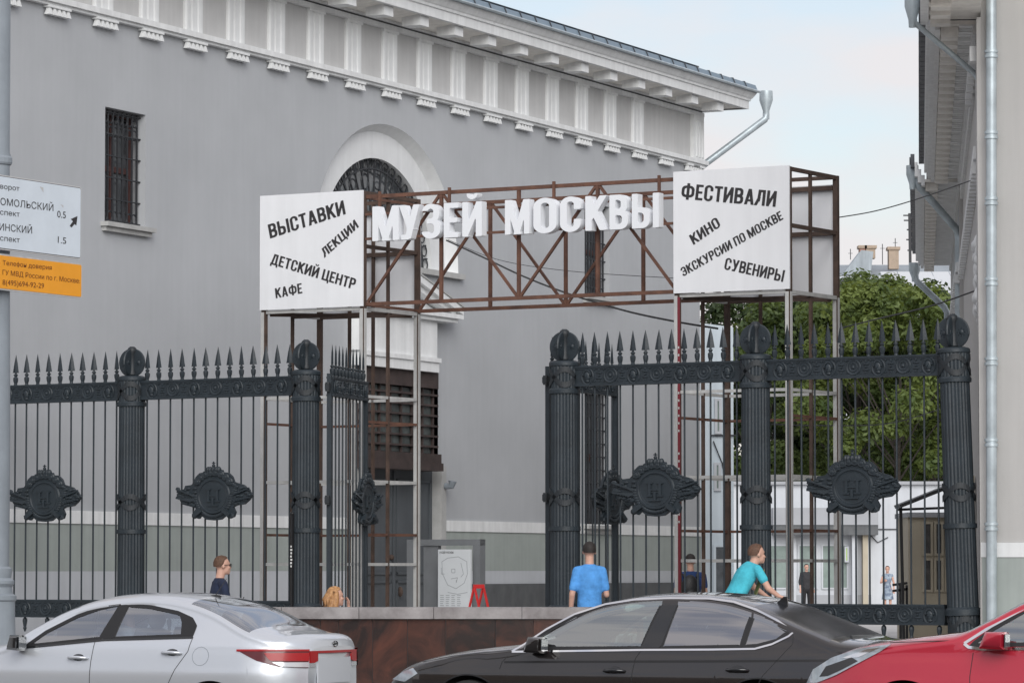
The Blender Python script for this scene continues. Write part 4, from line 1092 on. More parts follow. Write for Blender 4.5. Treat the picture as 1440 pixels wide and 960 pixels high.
def sgn(nm, lab, tl, brx, yt_r, yb_r, m, cat='road sign'):
    x1, z1 = SG.px(brx, yt_r); z0 = SG.px(brx, yb_r)[1]; x0 = -.62
    t = thing(nm, lab, cat, (SG.o.x, SG.o.y, 0), SG.phi)
    def rr(x0, x1, z0, z1, r, y0, y1, m_, nm_):
        pts = []
        for cx_, cz_, a0 in ((x1 - r, z1 - r, 0), (x0 + r, z1 - r, 90), (x0 + r, z0 + r, 180), (x1 - r, z0 + r, 270)):
            for k in range(5): a = radians(a0 + 22.5 * k); pts.append((cx_ + r * cos(a), cz_ + r * sin(a)))
        q = MB(); q.prism(pts, y0, y1); return q.build(nm_, m_, t)
    rr(x0, x1, z0, z1, .03, 0, .025, M['signedge'] if m == M['signwhite'] else M['wsteel'], 'plate')
    if m == M['signwhite']: rr(x0 + .012, x1 - .012, z0 + .012, z1 - .012, .025, -.002, -.0005, M['ink'], 'border')
    rr(x0 + .018, x1 - .018, z0 + .018, z1 - .018, .02, -.004, -.0025, m, 'face')
    q = MB(); q.box(-.3, .3, .026, .06, z0 + .1, z0 + .15); q.box(-.3, .3, .026, .06, z1 - .15, z1 - .1); q.build('bracket', M['pole'], t)
    return t
s1 = sgn('direction_sign', 'white road sign with distances to the avenues and an arrow, above the orange one', None, 114.5, 263, 365, M['signwhite'])
s2 = sgn('phone_sign', 'orange plate with a helpline telephone number under the white road sign', None, 115.5, 370.5, 420, M['signyellow'])
def sw(txt, l, r, y0, y1, h, t, m, extra=0):
    a = SG.px(l, y0); c = SG.px(r, y1); hh_ = h * LY / F
    word(txt, a, c, hh_, .0015, m, t, -.0055, .0, label='printed text ' + txt)
k_ = 240 / 1152.
def q2(x, y): return x * k_, 230 + y * k_
def sw2(txt, full_l, r, yl, yr, h, t, m):
    (a, b_), (c, d_) = q2(full_l, yl), q2(r, yr); sw(txt, a, c, b_, d_, h * k_, t, m)
sw2('Разворот', -82, 128, 158, 186, 34, s1, M['ink']); sw2('КОМСОМОЛЬСКИЙ', -170, 357, 258, 322, 48, s1, M['ink']); sw2('проспект', -92, 130, 333, 360, 36, s1, M['ink'])
sw2('ЛЕНИНСКИЙ', -120, 213, 438, 473, 48, s1, M['ink']); sw2('проспект', -92, 130, 508, 534, 36, s1, M['ink']); sw2('0.5', 383, 441, 362, 370, 48, s1, M['ink']); sw2('1.5', 387, 443, 534, 543, 46, s1, M['ink'])
sw2('Телеоон доверия'.replace('оон', 'ОООн').replace('ОООн', 'оон'), 14, 346, 684, 718, 32, s2, M['brownink'])
def _tw(tx): m_ = text_mesh(tx, None, 1, .001, M['ink'], 0); r_ = max(v.co.x for v in m_.vertices); bpy.data.meshes.remove(m_); return r_
_f = (_tw('Теле') + _tw('Телео')) / 2 / _tw('Телеоон доверия') + .006
(a_, b_), (c_, d_) = q2(14, 684), q2(346, 718); _A = SG.px(a_, b_); _B = SG.px(c_, d_)
_x = _A[0] + (_B[0] - _A[0]) * _f; _z = _A[1] + (_B[1] - _A[1]) * _f
q = MB(); q.box(_x - .0035, _x + .0035, -.0078, -.0072, _z - .012, _z + .05); q.build('lettering', M['brownink'], s2); sw2('ГУ МВД России по г. Москве:', 14, 536, 750, 808, 34, s2, M['brownink']); sw2('8(495)694-92-29', 14, 294, 817, 842, 36, s2, M['brownink'])
q = MB()
ar = [q2(520, 355), q2(512, 418), q2(500, 408), q2(480, 432), q2(468, 420), q2(490, 390), q2(475, 375)]
q.prism([SG.px(*a) for a in ar], -.0065, -.005); q.build('arrow', M['ink'], s1)
for a, c in (((265, 155), (290, 195)), ((405, 275), (425, 300))):
    q = MB(); A = SG.px(*q2(*a)); Cc = SG.px(*q2(c[0], a[1] + 8)); B_ = SG.px(*q2(*c)); q.prism([A, Cc, B_], -.006, -.005); q.build('scuff', M['signedge'], s1)

# ================================================================== INFO BOARD, PORTAL FRAME, RED A-BOARD
IF = Frame(0, 57.2, PHF)
def ipx(x, y): return IF.px(x, y)
ib = thing('portal_frame', 'plain grey square portal frame standing before the museum door around the plan poster', 'frame', (IF.o.x, IF.o.y, 0), PHF)
xL, zT = ipx(572, 758); xR = ipx(675, 758)[0]; zT2 = ipx(620, 758)[1]
b = MB(); b.box(xL, xL + .12, 0, .14, G, zT2); b.build('upright', M['frame'], ib)
b = MB(); b.box(xR - .13, xR, 0, .14, G, zT2); b.build('upright', M['frame'], ib)
b = MB(); b.box(xL, xR, -.002, .142, zT2 - .09, zT2); b.build('lintel', M['frame'], ib)
b = MB(); b.box(ipx(594, 800)[0], ipx(614, 800)[0], .03, .12, G, zT2 - .092); b.build('side_panel', M['frame'], ib)
I2 = Frame(0, 56.9, PHF)
pt = thing('plan_poster', 'white poster board printed with a pale site plan, inside the grey frame', 'poster', (I2.o.x, I2.o.y, 0), PHF)
x0, z1 = I2.px(616, 772); x1 = I2.px(662, 772)[0]; z0 = I2.px(616, 858)[1]; z1 = I2.px(640, 772)[1]
b = MB(); b.box(x0, x1, 0, .03, z0, z1); b.build('board', M['poster'], pt)
word('МУЗЕЙ МОСКВЫ', (x0 + .03, z1 - .06), (x0 + .28, z1 - .06), .03, .001, M['ink'], pt, -.002, label='small heading')
q = MB(); random.seed(5)
for k in range(6):
    zz = z0 + .22 - k * .03; 
    for c in range(4): q.box(x0 + .04 + c * .1, x0 + .04 + c * .1 + .05 + .02 * random.random(), -.0015, -.0005, zz, zz + .010)
q.build('printed_list', M['posterink'], pt)
q = MB()
W_, H_ = x1 - x0, z1 - z0
pth = [(.12, .80), (.3, .86), (.62, .88), (.88, .80), (.9, .6), (.8, .45), (.55, .36), (.3, .42), (.14, .6), (.12, .80)]
def l2(pts, r=.004):
    pts = [(x0 + a * W_, -.0005, z0 + c * H_) for a, c in pts]
    for a, c in zip(pts[:-1], pts[1:]): q.bar(a, c, .002, .009, up=(0, 0, 1)) if abs(a[0] - c[0]) > abs(a[2] - c[2]) else q.bar(a, c, .009, .002, up=(0, 1, 0))
l2(pth); l2([(.1, .7), (.1, .6), (.2, .6)]); l2([(.42, .68), (.42, .62), (.52, .62), (.52, .68), (.42, .68)]); l2([(.7, .78), (.78, .6), (.7, .55)]); l2([(.4, .52), (.6, .54), (.56, .46), (.56, .5)]); l2([(.3, .3), (.6, .27), (.9, .3)])
q.build('printed_plan', M['posterink'], pt)
rb = Frame(0, 49.0, PHF)
x0, z1 = rb.px(667, 824); xa = rb.px(656, 860)[0]; xb = rb.px(676, 860)[0]; zz = .35
aw = thing('a_frame_stand', 'small red folding A-frame stand at the foot of the plan poster', 'stand', (rb.o.x, rb.o.y, 0), PHF)
for sx in (-1, 1):
    for yy in (-.0, .14):
        b = MB(); b.bar((x0 + yy * .3, yy, z1), (x0 + yy * .3 + sx * .36, yy, G), .026, .02); b.build('leg', M['red'], aw)
b = MB(); b.bar((x0, 0, z1), (x0 + .04, .14, z1), .05); b.bar((x0 - .2, 0, .75), (x0 + .2, 0, .75), .02); b.build('crossbar', M['red'], aw)

# ================================================================== BACKGROUND BUILDINGS
def bgthing(name, lab, cat, Y, phi=0): return Frame(0, Y, phi), thing(name, lab, cat, (0, Y, 0), phi)
f, t = bgthing('annexe_building', 'tall pale blue annexe just past the far corner of the grey museum building', 'building', 88)
x0, z1 = f.px(982, 449); x1, z2 = f.px(1031, 460); x0 -= 2
b = MB(); b.prism([(x0, G), (x1, G), (x1, z2), (x0, z1 + .2)], 0, 8); b.build('wall', M['bblue'], t)
def bgwin(f, t, l, r, tp, bt, m=M['glassg'], fm=M['bwhite'], fr_=.06, nm='window', y=0):
    a, z1 = f.px(l, tp); c, z0 = f.px(r, bt)
    q = MB(); q.box(a, c, y - .05, y + .02, z0, z0 + fr_); q.box(a, c, y - .05, y + .02, z1 - fr_, z1); q.box(a, a + fr_, y - .05, y + .02, z0 + fr_, z1 - fr_); q.box(c - fr_, c, y - .05, y + .02, z0 + fr_, z1 - fr_)
    o = q.build(nm, fm, t); q = MB(); q.box(a + fr_, c - fr_, y - .02, y - .003, z0 + fr_, z1 - fr_); q.build('pane', m, o); return o
bgwin(f, t, 1005, 1015, 560, 610); bgwin(f, t, 1004, 1014, 650, 690); bgwin(f, t, 1003, 1023, 765, 850, M['window'], M['bblue'], nm='door')
b = MB()
a, z = f.px(1000, 612); b.tube([(a, -.05, z), (a + .6, -.05, z)], .02, 6); a2, z2_ = f.px(1003, 620); b.tube([(a2, -.05, z2_), (a2 + .2, -.05, z2_ - .5), (a2 + .3, -.05, z2_ - 1)], .015, 6); b.build('wall_cable', M['grille'], t)
f, t = bgthing('shop_building', 'long low whitewashed building with shop windows behind the fence', 'building', 150)
x0, z1 = f.px(1000, 681); x1, _ = f.px(1420, 683)
b = MB(); b.box(x0, x1, 0, 10, .1, z1); b.build('wall', M['bwhite'], t)
b = MB(); b.box(x0, x1, -.2, 10.2, z1, z1 + .12); b.build('roof', M['bgrey'], t)
a, z = f.px(1085, 714); c, z2_ = f.px(1232, 738)
b = MB(); b.box(a, c, -.9, -.001, z2_, z); b.build('fascia', M['bgrey'], t)
b = MB(); b.box(a, c, -.85, -.001, f.px(1100, 752)[1], z2_ - .001); b.build('awning', M['plinth'], t)
for l, r in ((1122, 1150), (1155, 1193), (1078, 1112)): bgwin(f, t, l, r, 765, 828, M['glassg'], y=-.01)
bgwin(f, t, 1187, 1193, 768, 790, mat('green_poster', (.35, .55, .08), .5), nm='notice', y=-.2)
a, z = f.px(1080, 836); c, z2_ = f.px(1225, 862)
b = MB(); b.box(a, c, -.08, -.001, .1, z); b.build('base_band', M['bgrey'], t)
for xx in (1115, 1200, 1215): 
    a, _ = f.px(xx, 700); q = MB(); q.box(a - .1, a + .1, -.5 if xx > 1190 else -.2, -.001, .1, z1 - 1.6); q.build('pillar', M['beige'] if xx > 1205 else M['bwhite'], t)
q = MB(); a, z = f.px(1245, 744); q.tube([(a - 1.2, -.05, z), (a + 3.5, -.05, z + .02)], .02, 5); q.tube([(a - .8, -.05, z), (a - .3, -.05, z - .5), (a + .1, -.05, z - .3)], .02, 5); q.build('wall_cable', M['grille'], t)
f, t = bgthing('guard_cabin', 'beige guard cabin with sooty windows behind the right fence bay', 'cabin', 80)
x0, z1 = f.px(1277, 727); x1, _ = f.px(1345, 727)
b = MB(); b.box(x0, x1, 0, 2.4, G, z1); b.build('wall', M['beige'], t)
b = MB(); b.box(x0 - .03, x1, -.12, 2.5, z1, z1 + .1); b.lathe([(.03, 0), (.03, .02)], (x0 + 1, 0, z1), 6); b.build('roof', M['bgrey'], t)
for l, r in ((1296, 1311), (1313, 1326), (1328, 1340)):
    for tp, bt in ((733, 781), (784, 832)): bgwin(f, t, l, r + 1, tp, bt, mat('sooty_glass', (.09, .085, .08), .4, c2=(.03, .028, .028), vs=5), M['beige'], .05)
f, t = bgthing('entrance_canopy', 'thin black sloping canopy on a post left of the beige cabin', 'canopy', 78)
a, z = f.px(1262, 712); c, z2_ = f.px(1335, 683); 
b = MB(); b.bar((a, 0, z), (c, 0, z2_), 1.2, .07, up=(0, 0, 1)); b.build('roof', M['black'], t)
b = MB(); a2, z3 = f.px(1270, 712); b.bar((a2, 0, G), (a2 - .05, 0, z3), .06); b.build('post', M['black'], t)
b = MB(); b.bar((a, 0, z - .06), (c, 0, z - .02), .05); b.build('tie_beam', M['black'], t)
f, t = bgthing('crowd_barrier', 'short black barrier beside the beige cabin', 'barrier', 79)
a, z = f.px(1255, 822); c, _ = f.px(1276, 818)
for nmz in (0, .12): 
    b = MB(); b.bar((a, 0, z - nmz), (c, 0, z + .04 - nmz), .05); b.build('rail', M['black'], t)
for xx in (1266, 1270, 1275):
    b = MB(); q_, _ = f.px(xx, 820); b.bar((q_, 0, G), (q_, 0, z), .05); b.build('post', M['black'], t)
f, t = bgthing('far_house', 'distant house with tin roof, chimneys and aerials above the trees', 'house', 260)
x0, _ = f.px(1150, 400); x1, _ = f.px(1420, 400); z0 = f.px(1200, 420)[1]; z1 = f.px(1230, 388)[1]; zr_ = f.px(1230, 361)[1]
b = MB(); b.box(x0, x1, 0, 14, 0, z1); b.build('wall', M['bwhite'], t)
b = MB(); b.add([(x0 - 1, -.8, z1 - .3), (x1, -.8, z1 - .3), (x1, 7, zr_), (x0 - 1, 7, zr_), (x0 - 1, 15, z1 - .3), (x1, 15, z1 - .3)], [(0, 1, 2, 3), (3, 2, 5, 4)]); b.build('roof', M['farroof'], t)
b = MB(); a, z = f.px(1195, 372); c, z2_ = f.px(1226, 352); b.prism([(a - .4, z - .6), (c, z - .6), (c + .2, z2_), (c - .6, z2_ + .1)], 1, 4); b.build('dormer', M['farroof'], t)
def chim(l, r, tp, bt, m, y=3):
    a, z1 = f.px(l, tp, y); c, z0 = f.px(r, bt, y); q = MB(); q.box(a, c, y, y + 1, z0, z1 - .2); o = q.build('chimney', m, t); q = MB(); q.box(a - .1, c + .1, y - .1, y + 1.1, z1 - .2, z1); q.build('chimney_cap', M['tan'], o)
chim(1209, 1217, 345, 364, M['brick'], 5); chim(1218, 1231, 345, 363, M['tan'], 5); chim(1250, 1264, 347, 378, M['tan'], 2)
b = MB()
for x, y0, y1 in ((1241, 372, 343), (1259, 350, 335), (1196, 365, 350)):
    a, z0 = f.px(x, y0, 3); _, z1 = f.px(x, y1, 3); b.bar((a, 3, z0), (a, 3, z1), .05); b.bar((a - .15, 3, z1 - .3), (a + .15, 3, z1 - .3), .03)
b.build('aerial', M['grille'], t)
f, t = bgthing('radio_mast', 'thin lattice aerial mast rising above the roofs beside the right building eaves', 'mast', 240)
a, z1 = f.px(1279, 300); _, z0 = f.px(1283, 420)
b = MB(); b.bar((a + .2, 0, 0), (a, 0, z1), .16)
b.build('pole', M['grille'], t)
for y, w_ in ((303, .55), (310, .5), (323, .25), (337, .3), (352, .2)):
    _, z = f.px(1279, y); q = MB(); q.bar((a - w_ * .7, 0, z), (a + w_, 0, z), .08); q.build('crossbar', M['grille'], t)
f, t = bgthing('gabled_house', 'white gabled roof just visible through leaves beside the right building', 'house', 200)
a, z = f.px(1262, 398); c, z2_ = f.px(1345, 390)
b = MB(); b.box(a, c + 5, 0, 8, 0, z - .5); b.build('wall', M['bwhite'], t)
b = MB()
for k in range(9): b.add([(a - .5 + k * .9, -.3, z - .5), (a + .36 + k * .9, -.3, z - .5), (a + .36 + k * .9, 4, z2_ + .6), (a - .5 + k * .9, 4, z2_ + .6)], [(0, 1, 2, 3)])
b.build('roof', mat('pale_roof', (.6, .62, .64), .6), t)

# ================================================================== TREES
FOL = [foliage('leaves_dark', (.055, .085, .028), (.022, .042, .016)), foliage('leaves_mid', (.12, .165, .048), (.04, .07, .022)), foliage('leaves_light', (.175, .225, .06), (.055, .09, .027))]
def tree(base, H, R, clumps, lab, fm, leaf=.2, seed=1, nm='broadleaf_tree', n=12000, zlow=.28):
    rnd = random.Random(seed)
    t = thing(nm, lab, 'tree', base, 0, 'trees in the courtyard')
    m = MB(); 
    m.tube([(0, 0, 0), (.1, 0, H * .2), (0, .1, H * .42), (.15, 0, H * .72)], [.2, .17, .13, .05], 9)
    cl = []
    for k in range(clumps):
        a = rnd.random() * 2 * PI; u = rnd.random(); zz = H * (zlow + (1 - zlow) * rnd.random() * .93)
        prof_ = sin(min(1, max(0.02, (zz / H - zlow + .12) / (1 - zlow + .12))) * PI) ** .55
        rr = R * prof_ * (.35 + .62 * sqrt(u)); cl.append((rr * cos(a), rr * sin(a), zz, rnd.uniform(.5, 1.5) * R * .185))
    cl.append((0, 0, H * .93, R * .25)); cl.append((R * .2, 0, H * .85, R * .3)); cl.append((-R * .25, 0, H * .84, R * .28))
    for c in cl[::3]:
        m.tube([(0, 0, min(c[2] * .6, H * .6)), (c[0] * .5, c[1] * .5, c[2] * .82), (c[0], c[1], c[2])], [.05, .03, .012], 5)
    m.build('trunk', M['bark'], t, smooth=50)
    vs = []; fs = []; per = n // len(cl)
    for c in cl:
        for k in range(per):
            d = Vector((rnd.gauss(0, 1), rnd.gauss(0, 1), rnd.gauss(0, 1))).normalized() * (rnd.random() ** .6) * c[3]
            p = Vector((c[0] + d.x, c[1] + d.y, c[2] + d.z * .8))
            s = leaf * rnd.uniform(.5, 1.5)
            nrm = (d.normalized() * .8 + Vector((rnd.gauss(0, .6), rnd.gauss(0, .6), .7 + rnd.gauss(0, .5)))).normalized()
            a = nrm.orthogonal().normalized(); b_ = nrm.cross(a); th = rnd.random() * 2 * PI
            u_ = a * cos(th) + b_ * sin(th); v_ = nrm.cross(u_)
            i0 = len(vs)
            vs += [p - u_ * s, p + v_ * s * .5 + nrm * s * .1, p + u_ * s, p - v_ * s * .5 + nrm * s * .1]; fs.append((i0, i0 + 1, i0 + 2, i0 + 3))
    me = bpy.data.meshes.new('crown'); me.from_pydata([tuple(v) for v in vs], [], fs); me.materials.append(fm)
    link('crown', me, t)
    return t
def base(px, Y): 
    p = P(px, 800, Y); return (p.x, Y, G)
tree(base(1205, 168), P(0, 372, 168).z - G, 4.4, 62, 'pale green maple standing tallest in the middle, just right of the sign tower', FOL[1], .135, 1, n=35700, zlow=.17)
tree(base(1263, 163), P(0, 392, 163).z - G, 4.1, 62, 'bright green maple in front of the tan chimney', FOL[2], .13, 2, n=35700, zlow=.42)
tree(base(1313, 172), P(0, 385, 172).z - G, 4.2, 62, 'dark maple touching the eaves of the right building', FOL[0], .135, 3, n=33600, zlow=.15)
tree(base(1140, 178), P(0, 400, 178).z - G, 4.2, 56, 'dark green tree seen through the right sign tower', FOL[0], .15, 4, n=29400, zlow=.15)
tree(base(1078, 176), P(0, 410, 176).z - G, 4.2, 56, 'green tree behind the cyclist pillar', FOL[1], .15, 5, n=29400, zlow=.15)
tree(base(1012, 180), P(0, 405, 180).z - G, 4.6, 50, 'dark tree beside the pale blue annexe', FOL[0], .15, 6, n=25200, zlow=.15)
tree(base(1245, 182), P(0, 450, 182).z - G, 5.2, 62, 'low shady tree filling the gap under the bright maple', FOL[0], .17, 8, n=33600, zlow=.16)
tree(base(1175, 188), P(0, 440, 188).z - G, 5.4, 62, 'low dense tree behind the others between tower and maple', FOL[0], .17, 9, n=29400, zlow=.14)

# ================================================================== CARS
def car(name, label, top, plan, L, fr, spec):
    zbelt = spec['belt']; tum = spec.get('tumble', .42); W0 = spec['W']; sill = .20; fax, rax, wr = spec['axles']
    t = thing(name, label, 'car', (fr.o.x, fr.o.y, 0), fr.phi)
    vprof = [(.15, .90), (.25, .955), (.45, .985), (.62, 1.0), (.72, 1.0), (.80, .985), (.90, .965), (1.0, .945), (1.2, .93)]
    def Wd(x, z):
        base_ = interp(plan, x) * W0
        zb_ = zbelt(x)
        if z <= zb_: return base_ * interp(vprof, z) - spec.get('crease', .0) * max(0, 1 - abs(z - spec.get('crz', .8)) / .03)
        return base_ * interp(vprof, zb_) - (z - zb_) * tum - .25 * (z - zb_) ** 2
    def zbot(x):
        z = sill
        if x < .3: z = sill + .02
        for ax in (fax, rax):
            d = abs(x - ax); R = wr + .055
            if d < R: z = max(z, wr + sqrt(R * R - d * d) * .98)
        return z
    ex, hh = .62, .12
    BE = spec.get('bulge', .10)
    def wx(x, y):
        k = max(0, 1 - (y / W0) ** 2)
        if x > L - .7: return x + BE * k * ((x - L + .7) / .7) ** 2
        if x < .6: return x - BE * 1.3 * k * ((.6 - x) / .6) ** 2
        return x
    def section(x):
        zt_ = interp(top, x); z0 = zbot(x); h_ = min(hh, (zt_ - z0) * .4); ze = zt_ - h_
        pts = []
        n1 = 34
        for k in range(n1 + 1):
            z = z0 + (ze - z0) * k / n1; pts.append((Wd(x, z), z))
        w0 = Wd(x, ze); n2 = 26
        for k in range(1, n2 + 1):
            a = PI / 2 * k / n2; pts.append((w0 * max(cos(a), 0) ** ex if k < n2 else 0, ze + h_ * sin(a) ** ex))
        return pts
    st = set()
    x = 0.0
    while x < L: st.add(round(x, 4)); x += .022 if (x > .25 and x < L - .25) else .012
    st.add(L)
    for ax in (fax, rax):
        R = wr + .055
        for q_ in (-R, -R + .004, -R + .012, R - .012, R - .004, R): st.add(round(ax + q_, 4))
    st = sorted(st); secs = [section(x) for x in st]; n = len(secs[0]); n1 = 34
    wins = spec['windows']                                   # polygons in x,z
    def inside(p, poly):
        c = False; j = len(poly) - 1
        for i in range(len(poly)):
            (x1, z1), (x2, z2) = poly[i], poly[j]
            if (z1 > p[1]) != (z2 > p[1]) and p[0] < (x2 - x1) * (p[1] - z1) / (z2 - z1) + x1: c = not c
            j = i
        return c
    body = MB(); gl = {}
    ws, rs = spec['wscreen'], spec['rscreen']
    allv = []
    for sgn_ in (-1, 1):
        off = len(allv)
        for x, sc_ in zip(st, secs):
            for (y, z) in sc_: allv.append((wx(x, y), sgn_ * y, z))
        for i in range(len(st) - 1):
            xm = (st[i] + st[i + 1]) / 2
            for k in range(n - 1):
                f_ = [off + i * n + k, off + (i + 1) * n + k, off + (i + 1) * n + k + 1, off + i * n + k + 1]
                if sgn_ > 0: f_ = f_[::-1]
                zm = (secs[i][k][1] + secs[i + 1][k + 1][1]) / 2; key = None
                if k < n1 + 4:
                    for wi, (poly, gm) in enumerate(wins):
                        if inside((xm, zm), poly): key = ('window', wi, sgn_, gm)
                if key is None:
                    if ws[0] < xm < ws[1] and k >= n1 + 7: key = ('windscreen', 0, 0, spec['gfront'])
                    if rs[0] < xm < rs[1] and k >= n1 + 7: key = ('rear_window', 0, 0, spec['grear'])
                if key: gl.setdefault(key, []).append(f_)
                else: body.f.append(tuple(f_))
    body.v = list(allv)
    # end caps
    for i, fl in ((0, 0), (len(st) - 1, 1)):
        idx = [i * n + k for k in range(n)] + [len(secs) * n + i * n + k for k in range(n - 2, -1, -1)]
        body.f.append(tuple(idx if fl == 0 else idx[::-1]))
    body.mi = [0] * len(body.f)
    bo = body.build('body', spec['paint'], t)
    me = bo.data
    bm = bmesh.new(); bm.from_mesh(me); bmesh.ops.delete(bm, geom=[v for v in bm.verts if not v.link_faces], context='VERTS'); bmesh.ops.remove_doubles(bm, verts=bm.verts, dist=.0005); bm.to_mesh(me); bm.free()
    me.polygons.foreach_set('use_smooth', [True] * len(me.polygons)); me.set_sharp_from_angle(angle=radians(32))
    for key, fs in gl.items():
        used = sorted(set(i for f_ in fs for i in f_)); mp_ = {u: i for i, u in enumerate(used)}
        q = MB(); q.v = [allv[u] for u in used]; q.f = [tuple(mp_[i] for i in f_) for f_ in fs]; q.mi = [0] * len(q.f)
        o = link(key[0], q.mesh(key[0], M[key[3]], smooth=60, recalc=False), t)
    # ribbons and patches lying on the flank
    def ribbon(path, w_, m, nm, off=.004, sides=(-1, 1), closed=False, dens=.03, par_=None):
        pts = []
        pp_ = list(path) + ([path[0]] if closed else [])
        for a, c in zip(pp_[:-1], pp_[1:]):
            k = max(1, int(sqrt((a[0] - c[0]) ** 2 + (a[1] - c[1]) ** 2) / dens))
            for i in range(k): pts.append((a[0] + (c[0] - a[0]) * i / k, a[1] + (c[1] - a[1]) * i / k))
        pts.append(pp_[-1])
        for sd_ in sides:
            q = MB(); ra, rb_, rc, rd = [], [], [], []
            for i, p in enumerate(pts):
                if closed: p0 = pts[i - 1 if i > 0 else -2]; p2 = pts[i + 1 if i < len(pts) - 1 else 1]
                else: p0 = pts[max(0, i - 1)]; p2 = pts[min(len(pts) - 1, i + 1)]
                dx, dz = p2[0] - p0[0], p2[1] - p0[1]; l_ = max(1e-6, sqrt(dx * dx + dz * dz)); nx, nz_ = -dz / l_, dx / l_
                a = (p[0] + nx * w_ / 2, p[1] + nz_ * w_ / 2); c = (p[0] - nx * w_ / 2, p[1] - nz_ * w_ / 2)
                for lst, e_, o_2 in ((ra, a, off), (rb_, c, off), (rc, a, -.004), (rd, c, -.004)):
                    yy_ = Wd(*e_) + o_2; lst.append((wx(e_[0], yy_) + (off * 1.5 if e_[0] > L - .3 and o_2 > 0 else 0), sd_ * yy_, e_[1]))
            q.loft([rc, ra, rb_, rd], cap=False, closed=False); q.build(nm, m, par_ or t, smooth=40)
    def patch(poly, m, nm, off=.006, sides=(-1, 1), par_=None, dens=.03):
        xs_ = [p[0] for p in poly]; xa, xb = min(xs_), max(xs_); K = max(6, int((xb - xa) / .02)); cols = []
        for i in range(K + 1):
            x = xa + (xb - xa) * (.002 + .996 * i / K); zs_ = []
            for a, c in zip(poly, poly[1:] + poly[:1]):
                if (a[0] - x) * (c[0] - x) <= 0 and a[0] != c[0]: zs_.append(a[1] + (c[1] - a[1]) * (x - a[0]) / (c[0] - a[0]))
            cols.append((x, min(zs_), max(zs_)))
        for sd_ in sides:
            q = MB(); rr_ = []
            for x, za, zb_ in cols:
                row = []
                for j in range(-1, 7):
                    z = za + (zb_ - za) * min(5, max(0, j)) / 5; o_ = off if 0 <= j <= 5 else -.01; yy_ = Wd(x, z) + o_
                    row.append((wx(x, yy_) + (off * 1.5 if x > L - .3 and o_ > 0 else 0), sd_ * yy_, z))
                rr_.append(row)
            q.loft(rr_, cap=False, closed=False); q.build(nm, m, par_ or t, smooth=35)
    def tailstrip(y0, y1, fz0, fz1, m, nm, off=.004, n_=10):
        q = MB(); A_ = []
        for i in range(n_ + 1):
            y = y0 + (y1 - y0) * i / n_; xx = wx(L, y) + off; A_.append([(xx - off - .01, y, fz0(y)), (xx, y, fz0(y)), (xx, y, fz1(y)), (xx - off - .01, y, fz1(y))])
        q.loft(A_); q.build(nm, m, t)
    spec['tailstrip'] = tailstrip
    spec['extras'](t, Wd, ribbon, patch, interp, top)
    # wheels
    for ax in (fax, rax):
        for sd_ in (-1, 1):
            yw = sd_ * (W0 * .985 - .11)
            o = MB(); pr = [(wr * .66, -.10), (wr * .9, -.11), (wr * .98, -.09), (wr, -.05), (wr, .05), (wr * .98, .09), (wr * .9, .11), (wr * .66, .10)]
            o.lathe(pr + [(wr * .62, .0)], (0, 0, 0), 32, 'y'); ty = o.build('wheel', M['rubber'], t, (ax, yw, wr), smooth=40)
            q = MB(); q.torus((0, sd_ * .085, 0), wr * .64, .018, 28, 6); q.lathe([(.001, sd_ * .09), (.07, sd_ * .088), (.08, sd_ * .05), (.0, sd_ * .05)], (0, 0, 0), 14, 'y')
            for k in range(7):
                a = 2 * PI * k / 7; q.bar((.05 * cos(a), sd_ * .075, .05 * sin(a)), (wr * .63 * cos(a), sd_ * .08, wr * .63 * sin(a)), .045, .03)
            q.lathe([(wr * .64, sd_ * .0), (.0, sd_ * -.01)], (0, 0, 0), 20, 'y'); q.build('rim', M['rim'], ty)
    q = MB(); q.box(fax - .36, fax + .36, -W0 + .24, W0 - .24, .22, .72); q.box(rax - .36, rax + .36, -W0 + .24, W0 - .24, .22, .72); q.box(.25, L - .25, -W0 * .8, W0 * .8, .19, .3)
    q.build('underbody', M['interior'], t)
    # cabin
    q = MB(); q.box(ws[0] + .1, rs[1] - .2, -W0 * .8, W0 * .8, .31, .55); q.box(ws[0] + .12, ws[0] + .62, -W0 * .80, W0 * .80, .70, .98 + spec.get('dz', 0)); q.box(rs[0] + .3, rs[1] - .1, -W0 * .62, W0 * .62, .6, .93 + spec.get('dz', 0)); q.build('dashboard', M['interior'], t)
    sx = spec['seats']; dz = spec.get('dz', 0)
    for (xx, ys) in ((sx[0], (-.37, .37)), (sx[1], (-.4, 0, .4))):
        for ys_ in ys:
            q = MB(); q.bar((xx, ys_, .55 + dz), (xx + .22, ys_, 1.12 + dz), .46, .13, up=(1, 0, 0)); q.ell((xx + .25, ys_, 1.22 + dz), (.06, .14, .10), 12, 8); q.box(xx - .45, xx + .05, ys_ - .23, ys_ + .23, .45 + dz, .6 + dz); q.build('seat', M['seat'], t, smooth=40)
    q = MB(); q.torus((0, 0, 0), .185, .016, 24, 6); q.box(-.17, .17, -.01, .01, -.03, .03); q.box(-.02, .02, -.01, .01, -.17, .02)
    o = q.build('steering_wheel', M['interior'], t, (ws[0] + .72, -.37, 1.0 + dz)); o.rotation_euler = (0, 0, 0); o.rotation_mode = 'XYZ'; o.rotation_euler = (radians(0), radians(0), radians(90)); o.rotation_euler = (radians(25), 0, radians(90))
    return t, Wd

